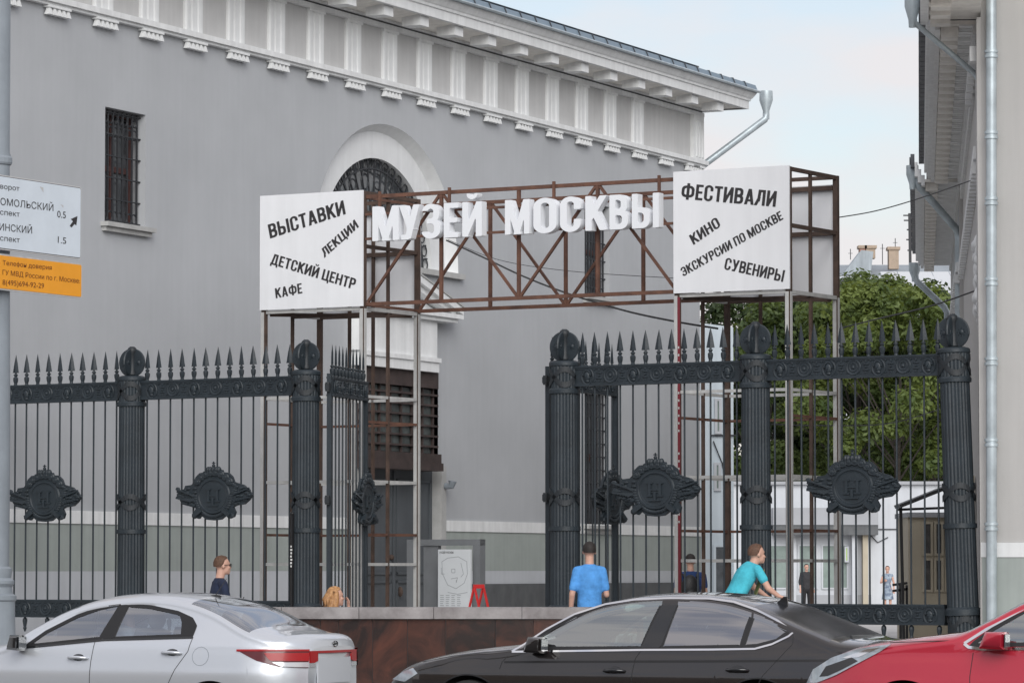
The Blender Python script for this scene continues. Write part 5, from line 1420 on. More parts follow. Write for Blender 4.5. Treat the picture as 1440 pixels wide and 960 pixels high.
def mirror_part(t, x, z, y, paint, sgn_=-1, s=1.0):
    q = MB(); q.loft([[(x + a * .5 * s, y + sgn_ * b_, z + c) for a, b_, c in ((-.03, .02, -.03), (.03, .02, -.04), (.04, .02, .03), (-.02, .02, .03))],
                      [(x + a * s, y + sgn_ * b_, z + c) for a, b_, c in ((-.1, .08, -.07), (.06, .08, -.075), (.07, .08, .07), (-.06, .08, .07))],
                      [(x + a * s, y + sgn_ * b_, z + c) for a, b_, c in ((-.09, .2, -.06), (.06, .2, -.07), (.07, .2, .075), (-.05, .2, .075))],
                      [(x + a * s, y + sgn_ * b_, z + c) for a, b_, c in ((-.05, .25, -.03), (.05, .25, -.045), (.055, .25, .05), (-.02, .25, .05))]])
    o = q.build('mirror', paint, t, smooth=60)
    q = MB(); q.box(x + .072 * s, x + .078 * s, min(y + sgn_ * .09, y + sgn_ * .22), max(y + sgn_ * .09, y + sgn_ * .22), z - .05, z + .055); q.build('mirror_glass', M['window'], o)
def handle_part(t, x, z, Wd, m, sgn_=-1):
    y = sgn_ * Wd(x, z)
    q = MB(); q.ell((x, y - sgn_ * .006, z), (.07, .02, .036), 14, 8); o = q.build('handle_recess', M['blackgloss'] if m != M['chrome'] else M['silver'], t, smooth=60)
    q = MB(); q.tube([(x - .105, y, z - .004), (x - .085, y + sgn_ * .035, z), (x, y + sgn_ * .045, z + .004), (x + .085, y + sgn_ * .035, z), (x + .105, y, z - .004)], [.010, .015, .016, .015, .010], 8)
    o2 = q.build('door_handle', m, t, smooth=60); return o2

# ---- silver sedan: local x runs from nose to tail, which points right and towards the camera
def side_frame(px, Y, phi, W0, xloc):
    """place a car so that local x = xloc on its near flank is seen at pixel px, Y metres away"""
    p = P(px, 880, Y); u = Vector((cos(phi), sin(phi))); n_ = Vector((-sin(phi), cos(phi)))
    o = Vector((p.x, p.y)) - u * xloc + n_ * W0; return Frame(o.x, o.y, phi)
# silver
PHS1 = radians(-24.5)
F1 = side_frame(150, 36.6, PHS1, .84, 2.33)
def s_(x, y, w_=-.80): return F1.px(x, y, w_)
topS = [(0, .5), (.02, .6), (.08, .70), (.3, .82), (.7, .92), (1.05, .99), (1.22, 1.03), (1.5, 1.19), (1.8, 1.34), (2.1, 1.43), (2.45, 1.47), (2.8, 1.465), (3.1, 1.42), (3.4, 1.33), (3.72, 1.18), (3.9, 1.12), (4.0, 1.10), (4.10, 1.09), (4.17, 1.045), (4.20, .98)]
planS = [(0, .62), (.06, .74), (.2, .86), (.45, .95), (.9, .99), (1.6, 1.0), (3.2, 1.0), (3.7, .975), (3.9, .93), (4.03, .86), (4.13, .74), (4.20, .57)]
beltS = lambda x: .955 + .03 * max(0, min(1, (x - 1) / 2.5))
wf = [s_(38, 908), s_(62, 888), s_(100, 866), s_(128, 855), s_(157, 849), s_(153, 862), s_(140, 897)]
wrr = [s_(168, 850.5), s_(200, 853), s_(240, 861), s_(262, 870), s_(270, 880), s_(268, 893), s_(158, 897), s_(162, 872)]
def extraS(t, Wd, ribbon, patch, itp, top):
    ribbon(wf, .034, M['black'], 'window_seal', .005, closed=True); ribbon(wrr, .034, M['black'], 'window_seal', .005, closed=True)
    patch([s_(156, 849), s_(169, 850), s_(160, 897), s_(141, 897.5)], M['black'], 'door_pillar', .007)
    patch([s_(244, 864), s_(262, 871), s_(270, 881), s_(268, 892.5), s_(251, 893.5), s_(250, 875)], M['black'], 'quarter_trim', .006)
    ribbon([s_(20, 911.5), s_(146, 899), s_(270, 895.5)], .018, M['blackgloss'], 'belt_trim', .008)
    for ln in ([s_(134, 899), s_(131, 930), s_(130, 985)], [s_(270, 895), s_(266, 915), s_(250, 940), s_(236, 972)]): ribbon(ln, .006, M['black'], 'door_gap', .0015, dens=.02)
    for x, y in ((113, 924), (244, 917)):
        xx, zz = s_(x, y)
        for sd_ in (-1, 1): handle_part(t, xx, zz, Wd, M['silver'], sd_)
    for sd_ in (-1, 1):
        xx, zz = s_(26, 903, -.84); mirror_part(t, xx + .05, zz, sd_ * (Wd(xx + .05, .93) - .02), M['blackgloss'], sd_, .9)
    # fuel flap ring
    xx, zz = s_(284, 922); ribbon([(xx + .085 * cos(k * PI / 8), zz + .085 * sin(k * PI / 8)) for k in range(16)], .005, M['pole'], 'fuel_flap', .001, closed=True, sides=(-1,))
    # tail lamps: wrap from the flank round to the tail
    TS = SPS['tailstrip']
    for sd_ in (-1, 1):
        patch([(3.70, .945), (4.198, .94), (4.198, .785), (4.05, .80), (3.88, .855)], M['lampdark'], 'tail_lamp', .006, sides=(sd_,), dens=.02)
        ribbon([(3.69, .948), (3.95, .95), (4.196, .947)], .018, M['lampred'], 'lamp_strip', .012, sides=(sd_,), dens=.015)
        patch([(3.93, .925), (4.197, .925), (4.197, .85), (3.98, .855)], M['lampred'], 'brake_lens', .011, sides=(sd_,), dens=.015)
        patch([(4.0, .84), (4.197, .838), (4.197, .792), (4.07, .80)], M['lamppale'], 'reverse_lens', .011, sides=(sd_,), dens=.015)
        yo = WSD(4.2, .85) + .004
        TS(sd_ * yo, sd_ * (yo - .13), lambda y: .83 + .3 * max(0, yo - .07 - abs(y)), lambda y: .94, M['lampred'], 'brake_lens', .010)
        TS(sd_ * yo, sd_ * (yo - .09), lambda y: .79, lambda y: .825, M['lamppale'], 'reverse_lens', .010)
    TS(-.36, .36, lambda y: .918, lambda y: .94, M['lampred'], 'lamp_bar', .012, 16)
    TS(-.33, .33, lambda y: .64, lambda y: .875, M['plate'], 'plate_recess', .003, 16)
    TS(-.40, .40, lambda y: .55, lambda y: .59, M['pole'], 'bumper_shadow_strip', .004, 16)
    q = MB(); q.torus((0, 0, 0), .042, .007, 16, 5); q.ell((0, 0, 0), (.03, .004, .02), 8, 5)
    q.v = [(4.296 + v[1], v[0], 1.0 + v[2] * .6) for v in q.v]; q.build('badge', M['blackgloss'], t)
    TS(-.55, .55, lambda y: .30, lambda y: .54, M['silver'], 'rear_bumper', .05, 16)
    # aerial
    q = MB(); q.ell((3.02, 0, 1.435), (.07, .03, .016), 10, 6); q.tube([(3.02, 0, 1.44), (3.14, 0, 1.60)], [.005, .003], 5); q.build('aerial', M['black'], t)
    for sd_ in (-1, 1): patch([(.12, .70), (.35, .78), (.62, .80), (.55, .70), (.2, .62)], M['headlamp'], 'headlight', .004, sides=(sd_,))
def WSD(x, z): return interp(planS, x) * .86 * .955
SPS = {}
M['plate'] = mat('plate_recess_paint', (.52, .54, .57), .45)
SPS.update(dict(belt=beltS, W=.86, axles=(.84, 3.44, .31), windows=[(wf, 'glass_light'), (wrr, 'glass_light')], wscreen=(1.26, 1.93), rscreen=(3.12, 3.78), gfront='glass_light', grear='glass_back', paint=M['silver'], extras=extraS, seats=(2.35, 3.15), tumble=.40, crease=0))
carS, WS = car('silver_sedan', 'silver sedan at the lower left with red tail lamps and an open front window', topS, planS, 4.20, F1,
    SPS)

# grey
PHS2 = radians(-25.5)
F2 = side_frame(905, 34.9, PHS2, .92, 2.68)
def g_(x, y, w_=-.86): return F2.px(x, y, w_)
topG = [(0, .5), (.02, .60), (.07, .70), (.25, .83), (.6, .925), (1.0, .98), (1.35, 1.02), (1.5, 1.06), (1.8, 1.235), (2.1, 1.38), (2.4, 1.45), (2.75, 1.48), (3.1, 1.475), (3.4, 1.44), (3.8, 1.33), (4.2, 1.18), (4.45, 1.09), (4.7, 1.06), (4.8, 1.03), (4.86, .90)]
planG = [(0, .60), (.06, .72), (.2, .84), (.45, .94), (.9, .985), (1.6, 1.0), (3.4, 1.0), (4.1, .975), (4.5, .93), (4.75, .85), (4.86, .76)]
beltG = lambda x: .965
gf = [g_(738, 911), g_(760, 892), g_(800, 866), g_(840, 852), g_(880, 846), g_(921, 844.5), g_(914, 868), g_(903, 910)]
gr = [g_(942, 845.5), g_(985, 845), g_(1020, 850), g_(1050, 859.5), g_(1046, 880), g_(1042, 908), g_(931, 910)]
gq = [g_(1053, 861), g_(1080, 873), g_(1104, 888), g_(1090, 900), g_(1064, 907), g_(1046, 908), g_(1050, 880)]
def extraG(t, Wd, ribbon, patch, itp, top):
    for pl in (gf, gr, gq): ribbon(pl, .03, M['black'], 'window_seal', .004, closed=True)
    patch([g_(922, 844.5), g_(943, 844.5), g_(930, 910), g_(903, 910)], M['blackgloss'], 'door_pillar', .006)
    up = [g_(722, 915), g_(738, 905), g_(765, 884), g_(800, 863), g_(840, 849), g_(880, 842.5), g_(930, 840.5), g_(985, 841), g_(1020, 845.5), g_(1055, 857), g_(1085, 871), g_(1112, 888), g_(1106, 894), g_(1085, 905), g_(1062, 911.5), g_(1000, 912.5), g_(903, 913), g_(800, 914.5), g_(722, 915.5)]
    ribbon(up, .017, M['chrome'], 'window_trim', .009, dens=.02)
    for ln in ([g_(903, 914), g_(896, 925), g_(893, 945), g_(892, 990)], [g_(1112, 893), g_(1113, 905), g_(1100, 921), g_(1075, 950), g_(1060, 985)], [g_(722, 915), g_(709, 930), g_(706, 940)]): ribbon(ln, .006, M['black'], 'door_gap', .0015, dens=.02)
    ribbon([g_(712, 930), g_(800, 929.5), g_(1000, 929), g_(1170, 928)], .02, M['black'], 'crease_shade_line', .0015)  # black line painted along the flank as the shade of a crease
    for x, y in ((868, 942), (1040, 941)):
        xx, zz = g_(x, y)
        for sd_ in (-1, 1): handle_part(t, xx, zz, Wd, M['blackgloss'], sd_)
    for sd_ in (-1, 1):
        xx, zz = g_(757, 905, -1.0); mirror_part(t, xx - .02, zz - .01, sd_ * (Wd(xx, .95) - .03), M['grey'], sd_, 1.15)
        patch([(.10, .68), (.22, .75), (.34, .79), (.40, .74), (.25, .66)], M['headlamp'], 'headlight', .005, sides=(sd_,))
        patch([(4.45, .9), (4.855, .86), (4.855, .72), (4.5, .74)], M['lampred'], 'tail_lamp', .006, sides=(sd_,))
    ribbon([(.45, .845), (.75, .90), (1.05, .935), (1.35, .96)], .006, M['black'], 'bonnet_gap', .0015)
    q = MB(); q.prism([(3.58, 1.38), (3.66, 1.445), (3.69, 1.445), (3.70, 1.35)], -.010, .010); q.build('shark_fin_aerial', M['blackgloss'], t)
    for ax in (.93, 3.77):
        R = .345 + .055
        ribbon([(ax + R * cos(a), .345 + R * .98 * sin(a)) for a in [PI * k / 24 for k in range(25)]], .012, M['black'], 'wheel_arch_lip', .002)
carG, WG = car('grey_sedan', 'dark brownish grey sedan in the centre with chrome window trim', topG, planG, 4.86, F2,
    dict(belt=beltG, W=.93, axles=(.93, 3.77, .345), windows=[(gf, 'glass_green'), (gr, 'glass_dark'), (gq, 'glass_dark')], wscreen=(1.56, 2.30), rscreen=(3.62, 4.38), gfront='glass_green', grear='glass_rear', paint=M['grey'], extras=extraG, seats=(2.6, 3.45), tumble=.40, crease=.0))

# red crossover
PHS3 = radians(-24)
F3 = side_frame(1363, 32.6, PHS3, .92, 1.50)
def r_(x, y, w_=-.88): return F3.px(x, y, w_)
topR = [(0, .62), (.02, .72), (.06, .82), (.2, .95), (.5, 1.06), (.9, 1.12), (1.2, 1.155), (1.38, 1.185), (1.6, 1.29), (1.95, 1.47), (2.3, 1.58), (2.7, 1.63), (3.2, 1.63), (3.7, 1.57), (4.1, 1.42), (4.4, 1.22), (4.5, 1.08), (4.6, .9)]
planR = [(0, .60), (.06, .70), (.2, .82), (.45, .93), (.9, .985), (1.6, 1.0), (3.4, 1.0), (4.1, .96), (4.4, .90), (4.6, .78)]
beltR = lambda x: 1.05
rf = [(1.50, 1.06), (1.68, 1.20), (1.95, 1.36), (2.25, 1.47), (2.42, 1.48), (2.38, 1.08)]
rr2 = [(2.52, 1.09), (2.56, 1.49), (2.95, 1.50), (3.3, 1.45), (3.28, 1.12)]
rq = [(3.36, 1.14), (3.38, 1.43), (3.65, 1.34), (3.85, 1.22), (3.7, 1.16)]
def extraR(t, Wd, ribbon, patch, itp, top):
    for pl in (rf, rr2, rq): ribbon(pl, .034, M['black'], 'window_seal', .004, closed=True)
    ribbon([(1.44, 1.075), (1.66, 1.22), (1.95, 1.385), (2.25, 1.50), (2.55, 1.53), (2.95, 1.53), (3.35, 1.48), (3.65, 1.38), (3.92, 1.21), (3.7, 1.13), (3.3, 1.085), (2.4, 1.05), (1.9, 1.035), (1.6, 1.03), (1.48, 1.045), (1.44, 1.075)], .024, M['chrome'], 'window_trim', .01, dens=.02)
    for sd_ in (-1, 1):
        patch([(.02, .72), (.08, .84), (.25, .945), (.50, 1.025), (.80, 1.065), (.70, 1.0), (.50, .90), (.30, .80), (.12, .73)], M['headlamp'], 'headlight', .012, sides=(sd_,))
        patch([(.14, .78), (.20, .87), (.44, .95), (.50, .92), (.36, .85), (.22, .79)], M['interior'], 'headlight_inset', .016, sides=(sd_,))
        patch([(.34, .94), (.58, 1.02), (.70, 1.035), (.5, .95)], M['chrome'], 'headlight_reflector', .016, sides=(sd_,))
        mirror_part(t, 1.75, 1.10, sd_ * (Wd(1.75, 1.0) - .02), M['redpaint'], sd_, 1.4)
        patch([(4.0, 1.05), (4.55, 1.0), (4.55, .88), (4.1, .92)], M['lampred'], 'tail_lamp', .006, sides=(sd_,))
        for x in (2.3, 3.2): handle_part(t, x, .98, Wd, M['redpaint'], sd_)
    ribbon([(.78, 1.075), (1.1, 1.09), (1.44, 1.10)], .007, M['black'], 'bonnet_gap', .0015)
    ribbon([(1.52, 1.0), (1.5, .8), (1.52, .5)], .006, M['black'], 'door_gap', .0015); ribbon([(2.47, 1.03), (2.46, .5)], .006, M['black'], 'door_gap', .0015)
carR, WR = car('red_crossover', 'red crossover entering at the lower right, its headlamp overlapping the grey sedan', topR, planR, 4.6, F3,
    dict(belt=beltR, W=.93, axles=(.92, 3.58, .36), windows=[(rf, 'glass_green'), (rr2, 'glass_dark'), (rq, 'glass_dark')], wscreen=(1.44, 2.15), rscreen=(3.75, 4.35), gfront='glass_green', grear='glass_dark', paint=M['redpaint'], extras=extraR, seats=(2.5, 3.3), tumble=.38, dz=.12, crz=.8, crease=.0))

# ================================================================== PEOPLE
SKIN = mat('skin', (.56, .33, .25), .55, var=.06, vs=12)
def capsule(m, a, c, r0, r1, n=12, fl=1.0, ax=None):
    a = Vector(a); c = Vector(c); d = (c - a); L_ = d.length; t = d.normalized(); ref = Vector(ax) if ax else (Vector((0, 1, 0)) if abs(t.y) < .9 else Vector((1, 0, 0)))
    u_ = t.cross(ref).normalized(); v_ = u_.cross(t).normalized(); rings = []
    for i in range(4): th = PI / 2 * (1 - i / 4); rings.append((a - t * r0 * sin(th), r0 * max(cos(th), .02)))
    rings.append((a, r0)); rings.append((c, r1))
    for i in range(1, 5): th = PI / 2 * i / 4; rings.append((c + t * r1 * sin(th), r1 * max(cos(th), .02)))
    m.loft([[p + u_ * r * cos(2 * PI * k / n) + v_ * r * fl * sin(2 * PI * k / n) for k in range(n)] for p, r in rings])
def torso(m, rings, n=20):
    m.loft([[Vector(c) + Vector((rx * cos(2 * PI * k / n), ry * sin(2 * PI * k / n), 0)) + Vector((0, 0, tl * sin(2 * PI * k / n))) for k in range(n)] for c, rx, ry, tl in rings])
def finish(m, nm, mt, par_, vox=.014, sm=4):
    o = m.build(nm, mt, par_)
    r = o.modifiers.new('r', 'REMESH'); r.mode = 'VOXEL'; r.voxel_size = vox; r.use_smooth_shade = True
    s = o.modifiers.new('s', 'SMOOTH'); s.factor = .5; s.iterations = sm
    return o
def hand(m, w_, d, s=1.0, curl=.5, thumb=1):
    """palm and five fingers from wrist w_ along direction d"""
    d = Vector(d).normalized(); sd_ = d.cross(Vector((0, 1, 0)) if abs(d.y) < .8 else Vector((0, 0, 1))).normalized(); nr = d.cross(sd_).normalized()
    w_ = Vector(w_); pe = w_ + d * .085 * s
    capsule(m, w_ + d * .02 * s, pe - d * .015, .036 * s, .038 * s, 10, .5, ax=tuple(nr))
    for k, l_ in enumerate((.062, .072, .068, .054)):
        b_ = pe + sd_ * (-.033 + .022 * k) * s; k1 = b_ + d * l_ * .5 * s; k2 = k1 + (d * cos(curl) + nr * sin(curl)).normalized() * l_ * .5 * s
        capsule(m, b_ - d * .02 * s, k1, .010 * s, .0095 * s, 6); capsule(m, k1, k2, .0095 * s, .008 * s, 6)
    tb = w_ + d * .035 * s + sd_ * thumb * -.03 * s; te = tb + (d + sd_ * thumb * -.8).normalized() * .05 * s; capsule(m, tb, te, .013 * s, .011 * s, 6); capsule(m, te, te + d * .025 * s, .011 * s, .009 * s, 6)
def head(m, c, yaw, s=1.0, pitch=0):
    """head centred on c, facing local +y turned by yaw"""
    R_ = Matrix.Rotation(yaw, 3, 'Z') @ Matrix.Rotation(pitch, 3, 'X'); q = MB()
    q.ell((0, -.01, .03), (.074, .092, .088), 18, 14); q.ell((0, .028, -.045), (.052, .062, .062), 16, 10); q.ell((0, .07, -.088), (.026, .022, .018), 8, 6)
    q.add([(-.011, .085, .022), (.011, .085, .022), (.019, .088, -.036), (-.019, .088, -.036), (0, .118, -.032)], [(0, 1, 4), (1, 2, 4), (2, 3, 4), (3, 0, 4), (0, 3, 2, 1)])
    q.ell((0, .09, -.060), (.022, .010, .006), 8, 4); q.ell((0, .088, -.069), (.018, .010, .006), 8, 4)
    q.ell((0, .080, .030), (.045, .012, .010), 8, 4)
    for sg in (-1, 1): q.ell((sg * .077, -.008, -.006), (.010, .020, .030), 8, 6); q.ell((sg * .036, .07, -.02), (.022, .02, .018), 8, 5)
    c = Vector(c)
    m.add([c + R_ @ (Vector(v) * s) for v in q.v], q.f)
    return R_
def hair(nm, c, R_, s, mt, par_, kind='short'):
    q = MB(); c = Vector(c); rings = []
    for i in range(11):
        th = PI * .5 * i / 10; rings.append((sin(th), cos(th)))
    n_ = 24
    rg = []
    low = {'short': -.42, 'bun': -.3, 'long': -.4}[kind]
    for i in range(12):
        z = 1 - (1 - low) * i / 11
        row = []
        for k in range(n_):
            a = 2 * PI * k / n_; fy = sin(a)
            zz = (z if fy < -.1 else max(z, -.12)) if fy < .25 else max(z, .42 + .25 * min(1, (fy - .25) * 2))
            if .05 < fy <= .25: zz = max(z, .1)
            rr = sqrt(max(0, 1 - zz * zz)) if zz > 0 else 1.0 - .12 * zz * zz
            wv = 1 + .012 * sin(a * 7 + i) + .008 * sin(a * 13 + i * 2)
            row.append(c + R_ @ (Vector((.083 * rr * cos(a) * wv, -.013 + .103 * rr * sin(a) * wv, .032 + .100 * zz)) * s))
        rg.append(row)
    q.loft(rg, cap=True)
    if kind == 'long':
        for k in range(9):
            a = radians(180 + 22.5 * k); x = .085 * cos(a); y = -.01 + .09 * sin(a)
            q.tube([c + R_ @ Vector((x * .8, y * .8, .06)), c + R_ @ Vector((x * 1.15, y * 1.15 - .01, -.04)), c + R_ @ Vector((x * 1.35, y * 1.3 - .03, -.15)), c + R_ @ Vector((x * 1.3, y * 1.2 - .03, -.26))], [.03, .042, .038, .012], 8)
    if kind == 'bun': q.ell(tuple(c + R_ @ Vector((0, -.10, .06))), (.04, .04, .04), 10, 8)
    return q.build(nm, mt, par_, smooth=70)
HB_ = mat('brown_hair', (.09, .045, .025), .7, var=.3, vs=40); HD = mat('dark_hair', (.02, .015, .013), .7); HBL = mat('blond_hair', (.50, .27, .11), .6, c2=(.28, .13, .05), vs=30); HR = mat('auburn_hair', (.10, .05, .03), .7, var=.3, vs=40)
DEN = cloth('dark_jeans', (.03, .035, .05)); BLK = cloth('black_trousers', (.012, .012, .014)); SHOE = mat('shoe', (.03, .03, .03), .6)
EYE = mat('eye_dark', (.02, .015, .01), .3)
def eyes(c, R_, par_, s=1):
    q = MB()
    for sg in (-1, 1): q.ell(tuple(Vector(c) + R_ @ Vector((sg * .032 * s, .083 * s, .006 * s))), (.011, .008, .006), 8, 5); q.ell(tuple(Vector(c) + R_ @ Vector((sg * .032 * s, .086 * s, .026 * s))), (.018, .006, .004), 8, 4)
    q.build('eyes', EYE, par_)
def person(lab, loc, heading, pose, shirt, pants, hairm, hk='short', shirtname='shirt', vox=.014, sleeve=.55, s=1.0, fem=False):
    """pose: joints in metres, local x = the person's right, y = forward"""
    t = thing('person', lab, 'person', loc, heading)
    J = pose; V = lambda k: Vector(J[k])
    m = MB()
    pel, ch, nk, hd = V('pelvis'), V('chest'), V('neck'), V('head')
    capsule(m, nk - Vector((0, 0, .05)), hd + Vector((0, -.015, -.04)), .056 * s, .052 * s)
    R_ = head(m, hd, J.get('yaw', 0), s, J.get('pitch', 0))
    sh = {}
    for sg, k in ((1, 'r'), (-1, 'l')):
        shd, el, wr_ = V('sh_' + k), V('el_' + k), V('wr_' + k)
        capsule(m, shd, el, .046, .038); capsule(m, el, wr_, .038, .026)
        hd_ = Vector(J.get('hd_' + k, wr_ - el)); hand(m, wr_, hd_, .95, J.get('curl', .6), sg)
        hp, kn, an = V('hp_' + k), V('kn_' + k), V('an_' + k)
        capsule(m, hp, kn, .08, .052); capsule(m, kn, an, .054, .036)
    capsule(m, pel, ch, .12, .13, 16, .8)
    finish(m, 'body', SKIN, t, .011, 3)
    eyes(hd, R_, t, s); hair('hair', hd, R_, s, hairm, t, hk)
    m = MB(); up = (ch - pel).normalized(); fw = Vector((0, 1, 0)); fw = (fw - up * fw.dot(up)).normalized(); rt = Vector((1, 0, 0))
    def ring(c, rx, ry, n=22): return [Vector(c) + rt * rx * cos(2 * PI * k / n) + fw * ry * sin(2 * PI * k / n) for k in range(n)]
    sw_ = abs(J['sh_r'][0]) if abs(J['sh_r'][0]) > .1 else .18
    W_ = J.get('wide', .155 if not fem else .135)
    m.loft([ring(pel - up * .10, W_ * 1.08, .115), ring(pel, W_ * 1.05, .118), ring(pel + (ch - pel) * .45, W_ * (1.0 if not fem else .85), .112), ring(pel + (ch - pel) * .8, W_ * 1.1, .12), ring(ch, W_ * 1.14, .118), ring(ch + (nk - ch) * .55, W_ * 1.02, .092), ring(ch + (nk - ch) * .85, .095, .07), ring(nk, .062, .058)])
    for sg, k in ((1, 'r'), (-1, 'l')):
        shd, el = V('sh_' + k), V('el_' + k); e_ = shd + (el - shd) * sleeve if sleeve < 1 else el
        capsule(m, ch + (nk - ch) * .5 + (shd - ch) * .3, shd, .054, .054); capsule(m, shd, e_, .054, .056)
        if sleeve >= 1: capsule(m, el, el + (V('wr_' + k) - el) * (sleeve - 1), .056, .042)
    finish(m, shirtname, shirt, t, vox, 4)
    m = MB()
    m.loft([ring(pel + up * .0, W_ * .98, .108), ring(pel - up * .12, W_ * 1.06, .118), ring(pel - up * .2, W_ * .9, .10)])
    if not J.get('dress'):
        for k in ('r', 'l'): capsule(m, V('hp_' + k), V('kn_' + k), .098, .068); capsule(m, V('kn_' + k), V('an_' + k) + Vector((0, 0, .03)), .068, .058)
    else: m.loft([ring(pel, .15, .12), ring(pel - Vector((0, 0, .3)), .20, .17), ring(pel - Vector((0, 0, .42)), .22, .19)])
    finish(m, 'skirt' if J.get('dress') else 'trousers', pants, t, .018, 4)
    for k in ('r', 'l'):
        q = MB(); an = V('an_' + k); q.ell((an.x, an.y + .06, an.z - .045), (.045, .13, .04), 12, 8); q.build('shoe', SHOE, t, smooth=60)
    return t, hd, R_
def stand(H=1.76, **kw):
    k = H / 1.76
    d = dict(pelvis=(0, 0, .96), chest=(0, 0, 1.32), neck=(0, -.005, 1.50), head=(0, .02, 1.645), sh_r=(.185, 0, 1.43), sh_l=(-.185, 0, 1.43), el_r=(.235, -.03, 1.13), el_l=(-.235, -.03, 1.13), wr_r=(.24, .05, .88), wr_l=(-.24, .05, .88),
             hp_r=(.09, 0, .92), hp_l=(-.09, 0, .92), kn_r=(.1, .03, .5), kn_l=(-.1, .0, .5), an_r=(.1, 0, .09), an_l=(-.1, -.02, .09))
    d.update(kw)
    return {a: (tuple(x * k for x in v_) if isinstance(v_, tuple) else v_) for a, v_ in d.items()}
# heading: rotation that turns local +y; pi/2*-1 faces image right (+x)
def at(px, Y, z=G): p = P(px, 800, Y); return (p.x, p.y, z)
def ground_for(py_head, Y, H): return P(0, py_head, Y).z - H
# man in navy, profile to the right
Y = 47.5; z = ground_for(781, Y, 1.80)
navy = cloth('navy_tshirt', (.012, .02, .05))
t, hd, R_ = person('man in a navy shirt and glasses walking right with a phone behind the silver car', at(309, Y, z), radians(-72), stand(1.80, el_r=(.24, .05, 1.14), wr_r=(.2, .28, 1.16), el_l=(-.24, .02, 1.13), wr_l=(-.2, .25, 1.16), kn_r=(.1, .14, .5), an_r=(.1, .18, .1), kn_l=(-.1, -.02, .5), an_l=(-.1, -.22, .12), head=(0, .035, 1.64)), navy, DEN, HB_)
q = MB()
for sg in (-1, 1): q.torus(tuple(Vector(hd) + R_ @ Vector((sg * .034, .098, .006))), .022, .0028, 14, 4); 
q.bar(tuple(Vector(hd) + R_ @ Vector((.06, .095, .012))), tuple(Vector(hd) + R_ @ Vector((.084, .0, .012))), .005); q.bar(tuple(Vector(hd) + R_ @ Vector((-.06, .095, .012))), tuple(Vector(hd) + R_ @ Vector((-.084, .0, .012))), .005)
q.build('glasses', M['black'], t)
ph = thing('phone', 'dark phone held up in front of the man in the navy shirt', 'phone', at(333, Y - .1, z + 1.20), 0); b = MB(); b.bar((0, 0, 0), (.09, 0, .10), .07, .01, up=(1, 0, -1)); b.build('case', M['black'], ph)
# woman with long blond hair behind the parapet
Y = 46.4; z = ground_for(826, Y, 1.66)
t, hd, R_ = person('woman with long blond hair and white top, phone at her ear, low behind the parapet', at(470, Y, z), radians(-75), stand(1.66, el_r=(.27, .12, 1.2), wr_r=(.14, .16, 1.50), hd_r=(-.2, -.1, 1.0), sh_r=(.16, 0, 1.42), sh_l=(-.16, 0, 1.42)), cloth('white_top', (.7, .72, .76)), DEN, HBL, 'long', fem=True, sleeve=1.3)
# man in sky blue shirt, back turned
Y = 48.2; z = ground_for(762, Y, 1.80)
person('man in a bright blue shirt standing with his back to the street at the gate', at(829, Y, z), radians(6), stand(1.80, sh_r=(.155, 0, 1.42), sh_l=(-.155, 0, 1.42), wr_l=(-.225, .04, .90), el_l=(-.215, -.03, 1.13), el_r=(.205, .0, 1.13), wr_r=(.18, .24, 1.12), wide=.148), cloth('sky_blue_shirt', (.08, .29, .66)), BLK, HD, sleeve=.72)
# man with backpack, further in
Y = 62; z = ground_for(779, Y, 1.78)
bt, hd, R_ = person('man with a black backpack walking away behind the fence', at(971, Y, z), radians(8), stand(1.78, sh_r=(.2, 0, 1.43), sh_l=(-.2, 0, 1.43)), cloth('blue_tshirt', (.02, .05, .16)), BLK, HD)
bp = thing('backpack', 'black backpack worn by the man walking away', 'backpack', at(969, Y, z), radians(8)); m = MB(); m.ell((-.02, -.19, 1.22), (.155, .10, .24), 16, 12); m.ell((-.02, -.27, 1.12), (.11, .05, .12), 12, 8); m.build('bag', M['black'], bp, smooth=60)
m = MB()
for sg in (-1, 1): m.tube([(sg * .1, -.14, 1.42), (sg * .12, .02, 1.5), (sg * .13, .13, 1.38), (sg * .14, .1, 1.15), (sg * .12, -.12, 1.05)], .016, 6)
m.build('strap', M['black'], bp)
# cyclist in turquoise
Y = 45.6; z = ground_for(766, Y, 1.58) 
turq = cloth('turquoise_tshirt', (.055, .42, .52))
cyc = dict(pelvis=(0, -.22, .92), chest=(0, -.03, 1.24), neck=(0, .04, 1.37), head=(0, .105, 1.47), sh_r=(.185, .03, 1.30), sh_l=(-.185, .03, 1.30), el_r=(.24, .14, 1.08), el_l=(-.25, .16, 1.10), wr_r=(.24, .27, .99), wr_l=(-.24, .33, .98), hd_r=(0, 1, -.3), hd_l=(0, 1, -.3),
           hp_r=(.09, -.22, .88), hp_l=(-.09, -.22, .88), kn_r=(.1, .18, .72), kn_l=(-.1, .12, .55), an_r=(.1, .1, .36), an_l=(-.1, .02, .2), curl=1.1)
ct, hd, R_ = person('young cyclist in a turquoise t-shirt leaning over his handlebars, in front of a fence pillar', at(1053, Y, z), radians(-70), cyc, turq, DEN, HR)
q = MB(); q.prism([(.02, 1.02), (.10, 1.0), (.12, 1.2), (.06, 1.3), (.0, 1.2)], .115, .125); q.v = [(x, y + .03 * 0 + (z_ - 1.1) * .4 - .03, z_) for x, y, z_ in q.v]; q.build('shirt_print', mat('olive_print', (.15, .16, .06), .8), ct)
bk = thing('bicycle', 'bicycle ridden by the young cyclist, hidden behind the grey sedan', 'bicycle', at(1053, Y, z), radians(-70))
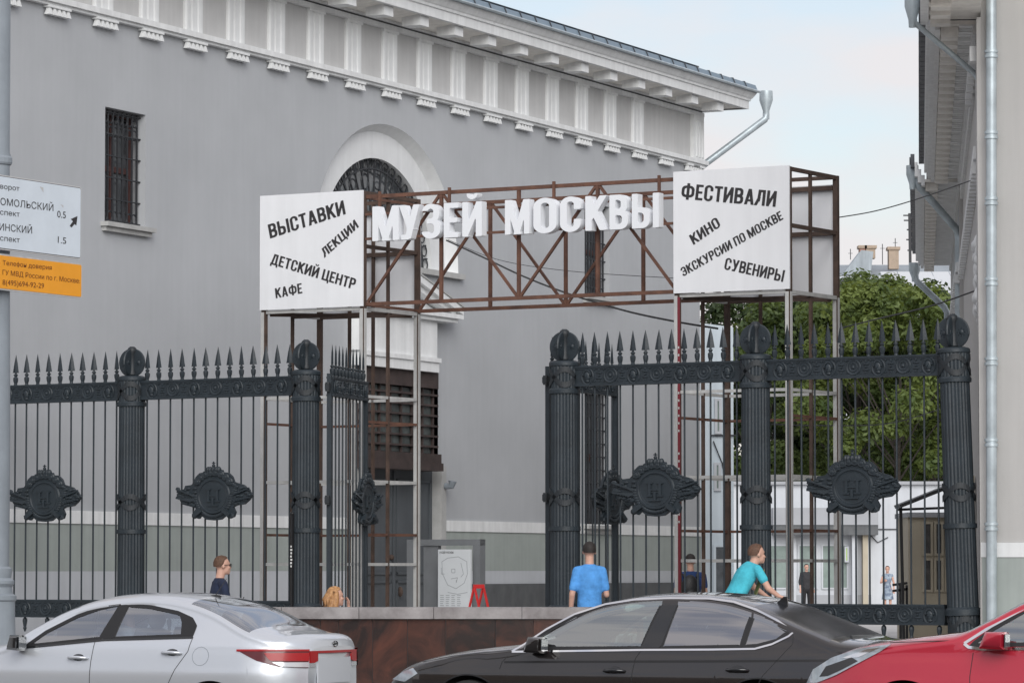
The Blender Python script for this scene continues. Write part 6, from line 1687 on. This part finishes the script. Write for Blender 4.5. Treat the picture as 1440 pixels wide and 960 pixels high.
for yy in (-.52, .56):
    q = MB(); q.torus((0, 0, 0), .33, .018, 32, 6); q.v = [(y_, x_, z_) for x_, y_, z_ in q.v]; w_ = q.build('wheel', M['rubber'], bk, (0, yy, .34))
    q = MB()
    for k in range(10): a = 2 * PI * k / 10; q.bar((0, 0, 0), (0, .33 * cos(a), .33 * sin(a)), .003)
    q.build('spokes', M['chrome'], w_)
q = MB(); q.tube([(0, -.52, .34), (0, -.1, .30), (0, -.25, .82)], .014, 6); q.tube([(0, -.1, .30), (0, .34, .78), (0, -.22, .74)], .016, 6); q.tube([(0, .56, .34), (0, .36, .92)], .014, 6); q.build('frame', M['iron'], bk)
q = MB(); q.tube([(-.28, .38, .97), (-.1, .34, .94), (.1, .34, .94), (.28, .32, .97)], .013, 6); q.build('handlebar', M['black'], bk)
q = MB(); q.ell((0, -.26, .86), (.07, .13, .03)); q.build('saddle', M['black'], bk)
# distant woman in floral dress
Y = 140; z = .12
flo = mat('floral_dress', (.35, .42, .48), .9, c2=(.10, .13, .20), vs=9)
person('distant woman in a patterned sundress looking at her phone near the white building', at(1248, Y, z), radians(170), stand(1.68, dress=True, el_r=(.24, .1, 1.15), wr_r=(.1, .26, 1.2), sh_r=(.16, 0, 1.42), sh_l=(-.16, 0, 1.42)), flo, flo, HR, 'bun', fem=True, sleeve=.1, vox=.018)
Y = 139; z = .12
person('distant figure in dark clothes standing by the shop window', at(1134, Y, z), radians(190), stand(1.75), cloth('charcoal_jacket', (.03, .03, .033)), BLK, HD, sleeve=1.4, vox=.018)
# driver of the silver car
dp = F1.world(2.18, -.37, .12)
person('driver of the silver sedan in a pale shirt, both hands on the wheel', (dp.x, dp.y, .10), F1.phi + PI / 2, dict(pelvis=(0, -.02, .52), chest=(0, -.12, .90), neck=(0, -.13, 1.06), head=(0, -.10, 1.19), sh_r=(.185, -.1, 1.0), sh_l=(-.185, -.1, 1.0), el_r=(.24, .1, .78), el_l=(-.24, .1, .78), wr_r=(.15, .34, .88), wr_l=(-.15, .34, .88),
       hp_r=(.09, .02, .48), hp_l=(-.09, .02, .48), kn_r=(.12, .46, .55), kn_l=(-.12, .46, .55), an_r=(.1, .72, .25), an_l=(-.1, .72, .25), curl=1.2), cloth('pale_shirt', (.5, .52, .55)), DEN, HD, vox=.02)
